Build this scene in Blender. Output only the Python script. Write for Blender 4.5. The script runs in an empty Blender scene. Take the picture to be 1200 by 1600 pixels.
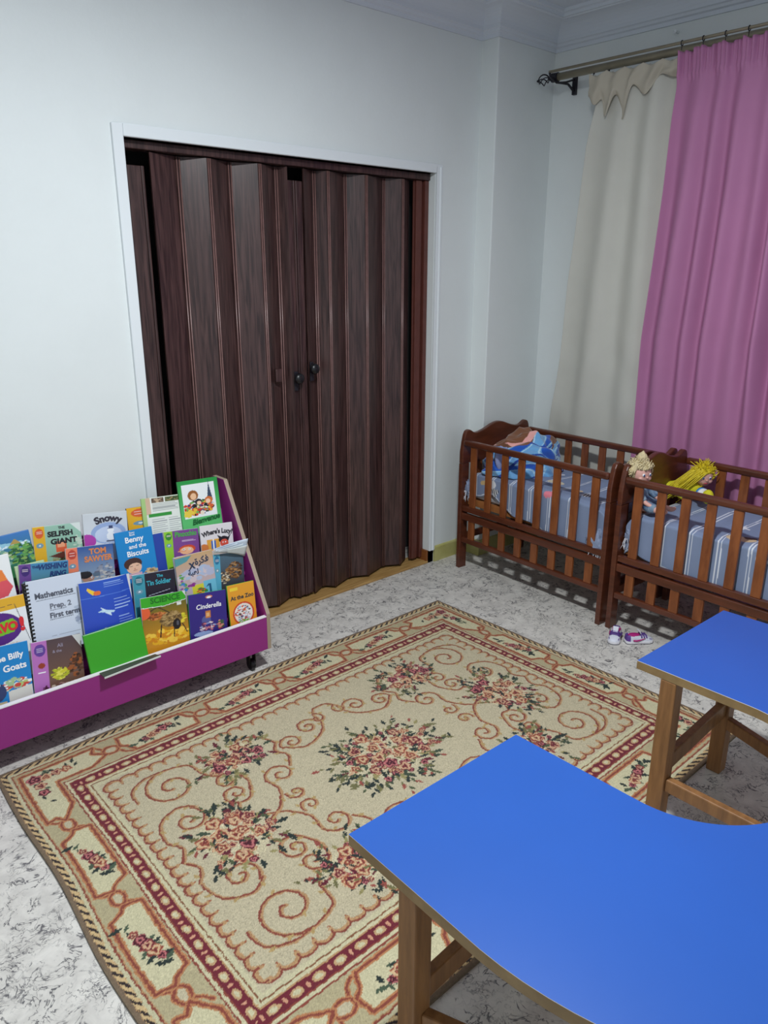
import bpy, bmesh, math, random
import numpy as np
from mathutils import Vector, Matrix
random.seed(7); rng = np.random.default_rng(7)
D = bpy.data; SC = bpy.context.scene; COL = SC.collection
PI = math.pi

# ------------------------------------------------------------------ camera, world, light, exposure
def make_camera():
    f, yaw, pitch, roll = 1187.98, 0.734872, 0.308228, 0.000969
    cy, sy, cp, sp = math.cos(yaw), math.sin(yaw), math.cos(pitch), math.sin(pitch)
    F = Vector((sy*cp, cy*cp, -sp)); R = Vector((cy, -sy, 0)); U = R.cross(F)
    cr, sr = math.cos(roll), math.sin(roll)
    R, U = cr*R+sr*U, -sr*R+cr*U
    cd = D.cameras.new('camera'); cam = D.objects.new('camera', cd); COL.objects.link(cam)
    m = Matrix((R, U, -F)).transposed().to_4x4(); m.translation = (-1.342327, -2.913037, 1.636607)
    cam.matrix_world = m
    cd.sensor_fit = 'VERTICAL'; cd.sensor_height = 36; cd.lens = f*36/1600
    cd.clip_start = 0.02; SC.camera = cam
make_camera()
w = D.worlds.new('world'); SC.world = w; w.use_nodes = True
w.node_tree.nodes['Background'].inputs[0].default_value = (0.6, 0.65, 0.7, 1)
w.node_tree.nodes['Background'].inputs[1].default_value = 0.05
LAMP = (-0.10, -1.85, 2.80)
def area(name, loc, size, power, col, rot=(0, 0, 0)):
    l = D.lights.new(name, 'AREA'); l.shape = 'DISK'; l.size = size; l.energy = power; l.color = col
    o = D.objects.new(name, l); COL.objects.link(o); o.location = loc; o.rotation_euler = rot
    return o
area('ceiling_light', (LAMP[0], LAMP[1], LAMP[2]-0.012), 0.20, 50, (0.92, 0.975, 1.0))
SC.view_settings.view_transform = 'Standard'; SC.view_settings.look = 'None'
SC.view_settings.gamma = 1; SC.view_settings.use_curve_mapping = False
SC.view_settings.exposure = 0.50

# ------------------------------------------------------------------ helpers
def lin(c):
    c = [x/255 for x in c]
    return tuple(((x+0.055)/1.055)**2.4 if x > 0.04045 else x/12.92 for x in c)
MATS = {}
def mat(name, rgb=None, rough=0.6, var=0.0, scale=20, bump=0.0, bscale=80, stretch=(1, 1, 1), vcol=False, spec=0.5, metal=0.0, emit=0, rgb2=None, detail=4, coat=0, sheen=0):
    if name in MATS: return MATS[name]
    m = D.materials.new(name); m.use_nodes = True; nt = m.node_tree; N = nt.nodes; L = nt.links
    b = N['Principled BSDF']; b.inputs['Roughness'].default_value = rough; b.inputs['Metallic'].default_value = metal
    b.inputs['Specular IOR Level'].default_value = spec
    b.inputs['Coat Weight'].default_value = coat; b.inputs['Sheen Weight'].default_value = sheen
    tc = N.new('ShaderNodeTexCoord'); mp = N.new('ShaderNodeMapping'); mp.inputs['Scale'].default_value = stretch
    L.new(tc.outputs['Object'], mp.inputs['Vector'])
    if vcol:
        a = N.new('ShaderNodeAttribute'); a.attribute_name = 'Col'; src = a.outputs['Color']
        if var:
            n = N.new('ShaderNodeTexNoise'); n.inputs['Scale'].default_value = scale; n.inputs['Detail'].default_value = detail
            L.new(mp.outputs[0], n.inputs['Vector'])
            r = N.new('ShaderNodeMapRange'); r.inputs[3].default_value = 1-var; r.inputs[4].default_value = 1+var; r.clamp = False
            L.new(n.outputs['Fac'], r.inputs[0])
            v = N.new('ShaderNodeVectorMath'); v.operation = 'SCALE'; L.new(src, v.inputs[0]); L.new(r.outputs[0], v.inputs['Scale']); src = v.outputs[0]
        L.new(src, b.inputs['Base Color'])
    else:
        c1 = lin(rgb); c2 = lin(rgb2) if rgb2 else tuple(x*(1-var) for x in c1)
        if var or rgb2:
            n = N.new('ShaderNodeTexNoise'); n.inputs['Scale'].default_value = scale; n.inputs['Detail'].default_value = detail
            n.inputs['Roughness'].default_value = 0.6
            L.new(mp.outputs[0], n.inputs['Vector'])
            cr = N.new('ShaderNodeValToRGB'); cr.color_ramp.elements[0].color = (*c2, 1); cr.color_ramp.elements[1].color = (*c1, 1)
            cr.color_ramp.elements[0].position = 0.35; cr.color_ramp.elements[1].position = 0.65
            L.new(n.outputs['Fac'], cr.inputs[0]); L.new(cr.outputs[0], b.inputs['Base Color'])
        else:
            b.inputs['Base Color'].default_value = (*c1, 1)
    if bump:
        n2 = N.new('ShaderNodeTexNoise'); n2.inputs['Scale'].default_value = bscale; n2.inputs['Detail'].default_value = 3
        L.new(mp.outputs[0], n2.inputs['Vector'])
        bp = N.new('ShaderNodeBump'); bp.inputs['Strength'].default_value = bump; bp.inputs['Distance'].default_value = 0.01
        L.new(n2.outputs['Fac'], bp.inputs['Height']); L.new(bp.outputs[0], b.inputs['Normal'])
    if emit:
        b.inputs['Emission Color'].default_value = (*lin(rgb), 1); b.inputs['Emission Strength'].default_value = emit
    MATS[name] = m
    return m

class MB:
    """collects vertices and faces, then links them as one mesh object"""
    def __init__(s): s.v = []; s.f = []; s.m = []
    def add(s, vs, fs, mi=0):
        o = len(s.v); s.v += [tuple(p) for p in vs]; s.f += [tuple(i+o for i in f) for f in fs]; s.m += [mi]*len(fs); return s
    def box(s, a, b, mi=0, M=None):
        x0, y0, z0 = a; x1, y1, z1 = b
        vs = [(x0, y0, z0), (x1, y0, z0), (x1, y1, z0), (x0, y1, z0), (x0, y0, z1), (x1, y0, z1), (x1, y1, z1), (x0, y1, z1)]
        if M: vs = [M @ Vector(p) for p in vs]
        return s.add(vs, [(0, 3, 2, 1), (4, 5, 6, 7), (0, 1, 5, 4), (1, 2, 6, 5), (2, 3, 7, 6), (3, 0, 4, 7)], mi)
    def beam(s, p, q, w, h, mi=0, up=(0, 0, 1)):
        p = Vector(p); q = Vector(q); d = (q-p).normalized(); u = Vector(up); r = d.cross(u).normalized(); u = r.cross(d)
        vs = [c+r*a*w/2+u*b*h/2 for c in (p, q) for a, b in ((-1, -1), (1, -1), (1, 1), (-1, 1))]
        return s.add(vs, [(0, 3, 2, 1), (4, 5, 6, 7), (0, 1, 5, 4), (1, 2, 6, 5), (2, 3, 7, 6), (3, 0, 4, 7)], mi)
    def prism(s, poly, fn, t0, t1, mi=0, side=None):
        n = len(poly); vs = [fn(p, t0) for p in poly]+[fn(p, t1) for p in poly]
        s.add(vs, [tuple(range(n)), tuple(range(2*n-1, n-1, -1))], mi)
        o = len(s.v)-2*n
        for i in range(n):
            j = (i+1) % n; s.f.append((o+i, o+n+i, o+n+j, o+j)); s.m.append(mi if side is None else side)
        return s
    def tube(s, pts, rad, n=8, mi=0, cap=True):
        pts = [Vector(p) for p in pts]; k = len(pts); o = len(s.v); prev = None
        for i, p in enumerate(pts):
            d = (pts[min(i+1, k-1)]-pts[max(i-1, 0)]).normalized()
            if prev is None:
                a = Vector((0, 0, 1)) if abs(d.z) < 0.9 else Vector((1, 0, 0)); prev = d.cross(a).normalized()
            prev = (prev-d*prev.dot(d)).normalized(); b = d.cross(prev)
            r = rad[i] if hasattr(rad, '__len__') else rad
            for j in range(n):
                t = 2*PI*j/n; s.v.append(tuple(p+prev*r*math.cos(t)+b*r*math.sin(t)))
        for i in range(k-1):
            for j in range(n):
                a = o+i*n+j; b = o+i*n+(j+1) % n; s.f.append((a, b, b+n, a+n)); s.m.append(mi)
        if cap:
            s.f.append(tuple(o+j for j in range(n-1, -1, -1))); s.m.append(mi)
            s.f.append(tuple(o+(k-1)*n+j for j in range(n))); s.m.append(mi)
        return s
    def ball(s, c, r, nu=16, nv=10, mi=0, fn=None):
        r = (r, r, r) if not hasattr(r, '__len__') else r; o = len(s.v)
        for i in range(nv+1):
            th = PI*i/nv
            for j in range(nu):
                ph = 2*PI*j/nu; d = Vector((math.sin(th)*math.cos(ph), math.sin(th)*math.sin(ph), math.cos(th)))
                k = fn(d) if fn else 1
                s.v.append((c[0]+r[0]*d.x*k, c[1]+r[1]*d.y*k, c[2]+r[2]*d.z*k))
        for i in range(nv):
            for j in range(nu):
                a = o+i*nu+j; b = o+i*nu+(j+1) % nu; s.f.append((a, a+nu, b+nu, b)); s.m.append(mi)
        return s
    def lathe(s, prof, c, n=20, mi=0, M=None):
        o = len(s.v)
        for r, z in prof:
            for j in range(n):
                t = 2*PI*j/n; p = Vector((r*math.cos(t), r*math.sin(t), z))
                if M: p = M @ p
                s.v.append((c[0]+p.x, c[1]+p.y, c[2]+p.z))
        for i in range(len(prof)-1):
            for j in range(n):
                a = o+i*n+j; b = o+i*n+(j+1) % n; s.f.append((a, b, b+n, a+n)); s.m.append(mi)
        return s
    def build(s, name, mats, parent=None, smooth=False, bevel=0, seg=2, solid=0, sub=0, autosmooth=False):
        me = D.meshes.new(name); me.from_pydata(s.v, [], s.f)
        for m in (mats if isinstance(mats, (list, tuple)) else [mats]): me.materials.append(m)
        me.polygons.foreach_set('material_index', s.m)
        if smooth: me.polygons.foreach_set('use_smooth', [True]*len(s.f))
        me.update(); bm = bmesh.new(); bm.from_mesh(me); bmesh.ops.remove_doubles(bm, verts=bm.verts, dist=1e-6)
        bmesh.ops.recalc_face_normals(bm, faces=bm.faces); bm.to_mesh(me); bm.free()
        o = D.objects.new(name, me); COL.objects.link(o)
        if parent: o.parent = parent
        if solid:
            md = o.modifiers.new('solid', 'SOLIDIFY'); md.thickness = solid; md.offset = 0
        if bevel:
            md = o.modifiers.new('bevel', 'BEVEL'); md.width = bevel; md.segments = seg; md.limit_method = 'ANGLE'; md.angle_limit = 0.7
        if sub:
            md = o.modifiers.new('sub', 'SUBSURF'); md.levels = sub; md.render_levels = sub
        return o

def tag(o, label, cat, group=None):
    o['label'] = label; o['category'] = cat
    if group: o['group'] = group
    return o
def struct(o): o['kind'] = 'structure'; return o
def empty(name, loc=(0, 0, 0), M=None):
    o = D.objects.new(name, None); COL.objects.link(o); o.empty_display_size = 0.05
    if M is not None: o.matrix_world = M
    else: o.location = loc
    return o
def vcolor(me, cols):
    a = me.color_attributes.new('Col', 'FLOAT_COLOR', 'POINT')
    arr = np.ones((len(me.vertices), 4), np.float32); arr[:, :3] = np.clip(cols, 0, 1).reshape(-1, 3); a.data.foreach_set('color', arr.ravel())
def grid_obj(name, P, cols, m, parent=None, smooth=True, solid=0, flip=False):
    """P: (ny,nx,3) array of points, cols (ny,nx,3) linear colours or None"""
    ny, nx = P.shape[:2]; me = D.meshes.new(name)
    idx = np.arange(ny*nx).reshape(ny, nx)
    q = np.stack([idx[:-1, :-1], idx[:-1, 1:], idx[1:, 1:], idx[1:, :-1]], -1).reshape(-1, 4)
    if flip: q = q[:, ::-1]
    me.vertices.add(ny*nx); me.vertices.foreach_set('co', np.ascontiguousarray(P, np.float32).ravel())
    me.loops.add(q.size); me.loops.foreach_set('vertex_index', np.ascontiguousarray(q, np.int32).ravel())
    me.polygons.add(len(q)); me.polygons.foreach_set('loop_start', np.arange(0, q.size, 4, dtype=np.int32))
    me.polygons.foreach_set('use_smooth', np.full(len(q), smooth))
    me.update(calc_edges=True); me.validate()
    me.materials.append(m)
    if cols is not None: vcolor(me, cols)
    o = D.objects.new(name, me); COL.objects.link(o)
    if parent: o.parent = parent
    if solid:
        md = o.modifiers.new('solid', 'SOLIDIFY'); md.thickness = solid; md.offset = -1
    return o
def snoise(x, y, s=1.0, seed=0):
    """cheap smooth noise made of sines, about -1..1"""
    r = np.random.default_rng(seed); v = 0
    for k in range(6):
        a, b, p = r.normal(0, 1, 3); v = v+np.sin((x*a+y*b)*s+p*7)
    return v/3.5

# ------------------------------------------------------------------ materials
M_wall = mat('wall_paint', (225, 230, 230), 0.55, var=0.03, scale=3, bump=0.06, bscale=60)
M_ceil = mat('ceiling_paint', (214, 220, 229), 0.7)
M_trimw = mat('white_gloss_trim', (226, 231, 234), 0.4)
M_tile = mat('baseboard_tile', (193, 188, 128), 0.35, rgb2=(178, 172, 104), scale=9)
M_slat = mat('slat_wood', (146, 84, 44), 0.38, rgb2=(112, 58, 28), scale=6, stretch=(5, 5, 1), coat=0.15)
M_wood = mat('crib_wood', (100, 50, 30), 0.34, rgb2=(76, 36, 20), scale=5, stretch=(1, 1, 6), bump=0.03, coat=0.25)
M_twood = mat('table_wood', (150, 106, 64), 0.45, rgb2=(122, 84, 50), scale=7, stretch=(6, 6, 0.8))
M_tedge = mat('table_edge', (150, 124, 84), 0.5, rgb2=(128, 104, 68), scale=14)
M_blue = mat('blue_laminate', (38, 86, 170), 0.33, var=0.06, scale=2, spec=0.5)
M_purple = mat('purple_laminate', (146, 44, 128), 0.38, var=0.03, scale=3)
M_band = mat('grey_edge_band', (168, 150, 132), 0.5)
M_whiteband = mat('white_edge_band', (236, 232, 236), 0.5)
M_black = mat('black_plastic', (18, 18, 22), 0.35)
M_paper = mat('paper_pages', (226, 228, 226), 0.8, var=0.08, scale=60, stretch=(0.2, 0.2, 8))
M_art = mat('printed_cover', vcol=True, rough=0.38)
M_metal = mat('antique_brass', (164, 154, 132), 0.42, metal=0.45, var=0.15, scale=12)
M_dark = mat('dark_iron', (44, 42, 50), 0.45, metal=0.5)
M_door = None

def door_material():
    m = D.materials.new('dark_wood_grain_pvc'); m.use_nodes = True; N = m.node_tree.nodes; L = m.node_tree.links; b = N['Principled BSDF']
    b.inputs['Roughness'].default_value = 0.36
    tc = N.new('ShaderNodeTexCoord'); mp = N.new('ShaderNodeMapping'); mp.inputs['Scale'].default_value = (26, 26, 1.5)
    n = N.new('ShaderNodeTexNoise'); n.inputs['Scale'].default_value = 3.2; n.inputs['Detail'].default_value = 5; n.inputs['Distortion'].default_value = 0.8
    cr = N.new('ShaderNodeValToRGB'); e = cr.color_ramp.elements
    e[0].position = 0.36; e[0].color = (*lin((44, 27, 27)), 1); e[1].position = 0.66; e[1].color = (*lin((80, 56, 54)), 1)
    L.new(tc.outputs['Object'], mp.inputs[0]); L.new(mp.outputs[0], n.inputs['Vector']); L.new(n.outputs['Fac'], cr.inputs[0]); L.new(cr.outputs[0], b.inputs['Base Color'])
    return m
M_door = door_material()
M_bead = mat('highlit_hinge_bead', (128, 96, 92), 0.26, var=.2, scale=30)  # lighter than the door: rib highlights put into the bead colour

def floor_material():
    m = D.materials.new('crackle_vinyl'); m.use_nodes = True; N = m.node_tree.nodes; L = m.node_tree.links; b = N['Principled BSDF']
    b.inputs['Roughness'].default_value = 0.42
    tc = N.new('ShaderNodeTexCoord')
    def noise(scale, detail, rough=0.5, dist=0, off=(0, 0, 0), st=(1, 1, 1)):
        mp = N.new('ShaderNodeMapping'); mp.inputs['Location'].default_value = off; mp.inputs['Scale'].default_value = st; L.new(tc.outputs['Object'], mp.inputs[0])
        n = N.new('ShaderNodeTexNoise'); n.inputs['Scale'].default_value = scale; n.inputs['Detail'].default_value = detail
        n.inputs['Roughness'].default_value = rough; n.inputs['Distortion'].default_value = dist; L.new(mp.outputs[0], n.inputs['Vector']); return n.outputs['Fac']
    def math_(op, a, bb=None):
        n = N.new('ShaderNodeMath'); n.operation = op
        for i, v in enumerate((a, bb)):
            if v is None: continue
            if isinstance(v, (int, float)): n.inputs[i].default_value = v
            else: L.new(v, n.inputs[i])
        return n.outputs[0]
    def ramp(v, a, bb, c=0, d=1):
        n = N.new('ShaderNodeMapRange'); n.inputs[1].default_value = a; n.inputs[2].default_value = bb; n.inputs[3].default_value = c; n.inputs[4].default_value = d; L.new(v, n.inputs[0]); return n.outputs[0]
    line = ramp(math_('ABSOLUTE', math_('SUBTRACT', noise(16, 4, 0.62, 0.9), 0.5)), 0.006, 0.028, 1, 0)
    mask = ramp(noise(15, 3, 0.6, 0, (5, 2, 1)), 0.44, 0.54)
    line2 = ramp(math_('ABSOLUTE', math_('SUBTRACT', noise(34, 3, 0.6, 0.6, (3, 7, 0)), 0.5)), 0.004, 0.030, 1, 0)
    mask2 = ramp(noise(9, 3, 0.6, 0, (9, 4, 4)), 0.46, 0.6)
    k = math_('MAXIMUM', math_('MULTIPLY', line, mask), math_('MULTIPLY', math_('MULTIPLY', line2, mask2), 0.75))
    base = N.new('ShaderNodeValToRGB'); base.color_ramp.elements[0].position = 0.30; base.color_ramp.elements[1].position = 0.65
    base.color_ramp.elements[0].color = (*lin((194, 189, 183)), 1); base.color_ramp.elements[1].color = (*lin((222, 217, 210)), 1)
    L.new(noise(14, 5, 0.65, 0.6, (1, 1, 1)), base.inputs[0])
    mx = N.new('ShaderNodeMix'); mx.data_type = 'RGBA'; L.new(base.outputs[0], mx.inputs['A']); mx.inputs['B'].default_value = (*lin((48, 46, 58)), 1)
    L.new(math_('MULTIPLY', k, 0.85), mx.inputs['Factor']); L.new(mx.outputs['Result'], b.inputs['Base Color'])
    return m
M_floor = floor_material()
M_sill = mat('threshold_wood', (186, 148, 92), 0.5, rgb2=(156, 118, 66), scale=6, stretch=(1.2, 14, 14))

# ------------------------------------------------------------------ room shell
XL, XR, YB, YF = -2.35, 2.42, 0.0, -3.65      # left wall, right wall, door wall, wall behind the camera
HC = 2.90
PX, PY = 1.955, -0.11                          # pillar in the corner
DW, DH = 1.635, 2.10                           # door opening
struct(MB().box((XL-.1, YF-.1, -.05), (XR+.1, YB+.30, 0)).build('floor', M_floor))
struct(MB().box((XL-.1, YF-.1, HC), (XR+.1, YB+.30, HC+.05)).build('ceiling', M_ceil))
struct(MB().box((XL-.1, 0, 0), (0, .12, HC)).box((DW, 0, 0), (PX, .12, HC)).box((0, 0, DH), (DW, .12, HC)).build('wall_back', M_wall))
struct(MB().box((PX, PY, 0), (XR+.1, .12, HC)).build('wall_pillar', M_wall, bevel=0.006))
struct(MB().box((XR, YF-.1, 0), (XR+.1, PY, HC)).build('wall_right', M_wall))
struct(MB().box((XL-.1, YF-.1, 0), (XL, 0, HC)).build('wall_left', M_wall))
struct(MB().box((XL, YF-.1, 0), (XR, YF, HC)).build('wall_front', M_wall))
struct(MB().box((-.2, .28, 0), (DW+.2, .30, HC)).build('wall_passage', mat('passage_shade_tone', (60, 58, 58), 0.8)))  # panel behind the door, coloured dark as the shade seen through its gaps

def sweep(path, prof, name, m, closed=True, smooth=False):
    n = len(path); mb = MB(); rings = []
    for i in range(n):
        p = Vector(path[i]).to_2d()
        a = Vector(path[(i-1) % n]).to_2d() if (closed or i > 0) else None
        c = Vector(path[(i+1) % n]).to_2d() if (closed or i < n-1) else None
        ns = []
        if a is not None: d = (p-a).normalized(); ns.append(Vector((d.y, -d.x)))
        if c is not None: d = (c-p).normalized(); ns.append(Vector((d.y, -d.x)))
        if len(ns) == 2: nb = (ns[0]+ns[1]).normalized(); nb = nb/max(0.2, nb.dot(ns[0]))
        else: nb = ns[0]
        rings.append([(p.x+nb.x*o, p.y+nb.y*o, z) for o, z in prof])
    k = len(prof)
    for r in rings: mb.v += r
    for i in range(n if closed else n-1):
        j = (i+1) % n
        for q in range(k-1):
            mb.f.append((i*k+q, j*k+q, j*k+q+1, i*k+q+1)); mb.m.append(0)
    if not closed:
        mb.f.append(tuple(range(k))); mb.m.append(0); mb.f.append(tuple((n-1)*k+q for q in range(k-1, -1, -1))); mb.m.append(0)
    return mb.build(name, m, smooth=smooth)
# path runs clockwise seen from above so that (d.y,-d.x) points into the room
ROOM = [(XL, 0), (PX, 0), (PX, PY), (XR, PY), (XR, YF), (XL, YF)]
crown = [(0, 2.735), (.010, 2.735), (.012, 2.752), (.022, 2.757), (.026, 2.768), (.034, 2.772)]
crown += [(.034+.09*(1-math.cos(t)), 2.772+.075*math.sin(t)) for t in [PI/2*i/8 for i in range(1, 9)]]
crown += [(.130, 2.852), (.140, 2.852), (.142, 2.866), (.155, 2.870), (.157, 2.884), (.30, 2.886), (.302, 2.878), (.316, 2.876), (.320, 2.884), (.335, 2.886), (.337, HC+.004)]
struct(sweep(ROOM, crown, 'trim_1', M_ceil))
# tiled skirting, right of the door and round the pillar, then along the right wall
base_prof = [(0, 0), (.012, 0), (.012, .085), (.008, .092), (0, .094)]
o = sweep([(DW+.045, 0), (PX, 0), (PX, PY), (XR, PY), (XR, YF)], base_prof, 'baseboard_back', M_tile, closed=False); struct(o)
o = sweep([(XL, 0), (-.045, 0)], base_prof, 'baseboard_left', M_tile, closed=False); struct(o)

# ------------------------------------------------------------------ folding door
door = struct(empty('door_1', (0, 0, 0)))
casing = MB()
cw = .043
for a, b in (((-cw, -.014, .0), (0, .10, DH+cw)), ((DW, -.014, .075), (DW+cw, .10, DH+cw)), ((0, -.014, DH), (DW, .10, DH+cw))): casing.box(a, b)
casing.box((DW+.022, -.019, .075), (DW+.034, -.010, DH+.030))
casing.build('door_frame', M_trimw, door, bevel=.004)
MB().box((DW-.012, .0, .0), (DW+cw, .10, .078)).build('frame_base', mat('brown_block', (140, 84, 40), .5, var=.2), door)
MB().box((0, -.004, 0), (DW, .12, .014)).build('threshold', M_sill, door, bevel=.003)
MB().box((0.002, .030, DH-.032), (DW-.002, .10, DH-.001)).build('top_track', M_door, door, bevel=.004)
def leaf(name, xs, z1f, flip):
    """xs: fold positions along the opening; zigzag profile with a rib at each fold"""
    mb = MB(); prof = []
    for i, x in enumerate(xs):
        y = .042 if (i+flip) % 2 else .084
        if 0 < i < len(xs)-1: x += (y-.05)*(x+1.34)/2.96
        if i and i < len(xs)-1:
            s = -1 if (i+flip) % 2 else 1
            prof += [(x-.008, y), (x-.005, y-.006*1), (x-.001, y-.006), (x+.0, y+.0), (x+.002, y-.006), (x+.006, y-.006), (x+.009, y)]
        else: prof.append((x, y))
    back = [(x, y+.010) for x, y in prof]
    n = len(prof); z0 = .030
    for z in (z0, None):
        for x, y in prof: mb.v.append((x, y, z if z is not None else z1f(x)))
    for z in (z0, None):
        for x, y in back: mb.v.append((x, y, z if z is not None else z1f(x)))
    for i in range(n-1):
        mb.f += [(i, i+1, n+i+1, n+i), (2*n+i, 3*n+i, 3*n+i+1, 2*n+i+1), (i, 2*n+i, 2*n+i+1, i+1), (n+i, n+i+1, 3*n+i+1, 3*n+i)]; mb.m += [0]*4
    mb.f += [(0, n, 3*n, 2*n), (n-1, 3*n-1+0, 4*n-1, 2*n-1)]; mb.m += [0]*2
    lf = mb.build(name, M_door, door)
    for i, x in enumerate(xs[1:-1], 1):
        near = (i+flip) % 2; y = .042 if near else .084; x += (y-.05)*(x+1.34)/2.96
        zt = z1f(x)-.002
        for dx in ((-.005, .004) if near else (-.006, .006)):
            MB().tube([(x+dx, y-.0062, z0+.002), (x+dx, y-.0062, zt)], .0030, 8).build('hinge_bead', M_bead, door, smooth=True)
    return lf
leaf('left_leaf', [.121, .24, .378, .472, .620, .700, .758], lambda x: DH-.036, 1)
leaf('right_leaf', [.846, .904, .986, 1.085, 1.217, 1.327, 1.457, 1.535], lambda x: DH-.036, 1)
MB().box((.004, .05, .03), (.028, .085, DH-.036)).box((.034, .058, .03), (.098, .068, DH-.085)).box((.028, .062, .03), (.034, .068, DH-.036)).box((.088, .052, .03), (.100, .064, DH-.085)).build('jamb_strip', M_door, door, bevel=.003)
MB().box((1.545, .060, .03), (DW-.002, .070, DH-.033)).box((1.552, .048, .03), (1.592, .060, DH-.033)).box((1.606, .040, .03), (DW-.002, .060, DH-.033)).build('jamb_strip', mat('reddish_jamb', (96, 52, 44), .35, var=.2), door, bevel=.003)
MB().box((.760, .052, .03), (.799, .062, DH-.088)).box((.790, .046, .03), (.800, .054, DH-.088)).build('meeting_strip', M_door, door, bevel=.003)
MB().box((.803, .052, .03), (.844, .062, DH-.088)).box((.803, .046, .03), (.813, .054, DH-.088)).build('meeting_strip', M_door, door, bevel=.003)
kn = Matrix.Rotation(PI/2, 3, 'X')
for kx, kz in ((.770, 1.150), (.862, 1.188)):
    k = MB().lathe([(0.0, .0), (.020, .0), (.021, .006), (.012, .010), (.010, .026), (.022, .034), (.026, .044), (.022, .055), (.010, .060), (0, .0605)], (kx, .062, kz), M=kn)
    k.build('knob', M_black, door, smooth=True)
    MB().box((kx-.010, .040, kz-.060), (kx+.012, .054, kz+.030)).build('latch_plate', M_dark, door, bevel=.003)
MB().box((.655, .040, 1.14), (.690, .062, 1.20)).build('latch_plate', M_door, door, bevel=.004)

# ------------------------------------------------------------------ ceiling lamp (outside the frame, lights the room)
lamp = tag(empty('ceiling_lamp', LAMP), 'round white ceiling lamp hanging above the middle of the room', 'lamp')
MB().lathe([(0, .10), (.05, .10), (.05, .05), (.15, .04), (.16, 0), (0, 0)], (0, 0, 0), 32).build('lamp_body', M_trimw, lamp, smooth=False)
MB().lathe([(.15, -.001), (.14, -.008), (0, -.010)], (0, 0, 0), 32).build('diffuser', mat('lamp_diffuser', (235, 245, 255), .5, emit=6), lamp)

# ------------------------------------------------------------------ curtain rods
def rod(name, x, z, r, y0, y1, label, m, finial):
    t = tag(empty(name, (x, y0, z)), label, 'curtain rod')
    MB().tube([(0, 0, 0), (0, y1-y0, 0)], r, 14).build('pole', m, t, smooth=True)
    if finial:
        fm = MB().lathe([(0, 0), (.016, 0), (.022, .012), (.022, .022), (.014, .03), (.007, .045), (0, .046)], (0, 0, 0), 16, M=Matrix.Rotation(-PI/2, 3, 'X'))
        for k in range(5):
            a0 = 2*PI*k/5; pts = []
            for i in range(12):
                u = i/11; rr = .003+.024*math.sin(PI*u)**.8; a = a0+u*2.2
                pts.append((rr*math.cos(a), .042+.066*u, rr*math.sin(a)))
            fm.tube(pts, .0026, 6)
        fm.ball((0, .112, 0), (.006, .009, .006), 8, 6)
        fm.build('finial', M_dark, t, smooth=True)
    return t
front_rod = rod('curtain_rod', 2.190, 2.592, .0065, -.25, -2.75, 'thin upper brass rod carrying the pink curtain', M_metal, False)
back_rod = rod('curtain_rod', 2.250, 2.577, .0175, -.248, -2.75, 'thick brass rod with twisted cage finial carrying the cream curtain', M_metal, True)
for by in (-.006, -2.0):
    br = MB().box((.150, by-.010, -.060), (.170, by+.010, .030))
    br.tube([(.155, by, -.045), (.10, by, -.018), (.05, by, -.020), (.0, by, -.024), (-.055, by, -.004), (-.062, by, .012)], .006, 8)
    br.tube([(.155, by, .012), (.08, by, -.012), (.02, by, -.022)], .005, 8)
    br.tube([(0, by-.010, 0), (0, by+.016, 0)], .0215, 14)
    br.build('bracket', M_dark, back_rod)
ringm = MB()
for i in range(15):
    y = -.960-i*.098; cy = y+.25; pts = [(.010*math.cos(a), cy, -.002+.010*math.sin(a)) for a in [2*PI*k/12 for k in range(13)]]
    MB().tube(pts, .0022, 6, cap=False).tube([(0, cy, -.011), (0, cy, -.030)], .0016, 5).build('curtain_ring', M_dark, front_rod, smooth=True)
for y in (-.475, -.56, -.64, -.74, -.83):
    cy = y+.248
    MB().tube([(0, cy, -.015), (-.004, cy, -.024), (.0, cy, -.034)], .0018, 6).ball((0, cy, -.019), .0045, 8, 6).build('curtain_hook', M_dark, back_rod, smooth=True)
tag(MB().lathe([(0, 0), (.006, 0), (.006, .03), (.009, .032), (0, .036)], (XR-.001, -.807, 2.70), 10, M=Matrix.Rotation(-PI/2, 3, 'Y')).build('wall_plug', M_trimw), 'small white plug left in the wall above the curtain rod', 'wall plug')

# ------------------------------------------------------------------ curtains
M_cream = mat('cream_fabric', (206, 204, 195), 0.8, var=0.03, scale=8)
M_cream2 = mat('cream_lining', (192, 184, 168), 0.8, var=0.04, scale=8)
M_pink = mat('pink_fabric', (188, 124, 166), 0.75, var=0.04, scale=6)
def interp(z, tab):
    zs = [a for a, b in tab][::-1]; vs = [b for a, b in tab][::-1]
    return np.interp(z, zs, vs)
def curtain(name, ztop, zbot, tabL, tabR, xb, folds, amp, m, seed, nx=360, nz=150):
    s = np.linspace(0, 1, nx)[None, :]; z = np.linspace(ztop, zbot, nz)[:, None]
    yl = interp(z, tabL); yr = interp(z, tabR)
    t = (ztop-z)/(ztop-zbot)
    ph = s*folds*2*PI+1.0*snoise(s*6, t*1.3, 1, seed)
    w = np.sin(ph)+.45*np.sin(.53*ph+1+1.2*t)+.3*np.sin(1.37*ph+2-1.5*t)
    A = amp(t)*(1+.4*snoise(s*9, t*2, 1, seed+1))
    X = xb(z)+A*w; Y = yl+(yr-yl)*s+0*t
    Z = z+np.zeros_like(s)
    return X, Y, Z, s, t
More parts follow.
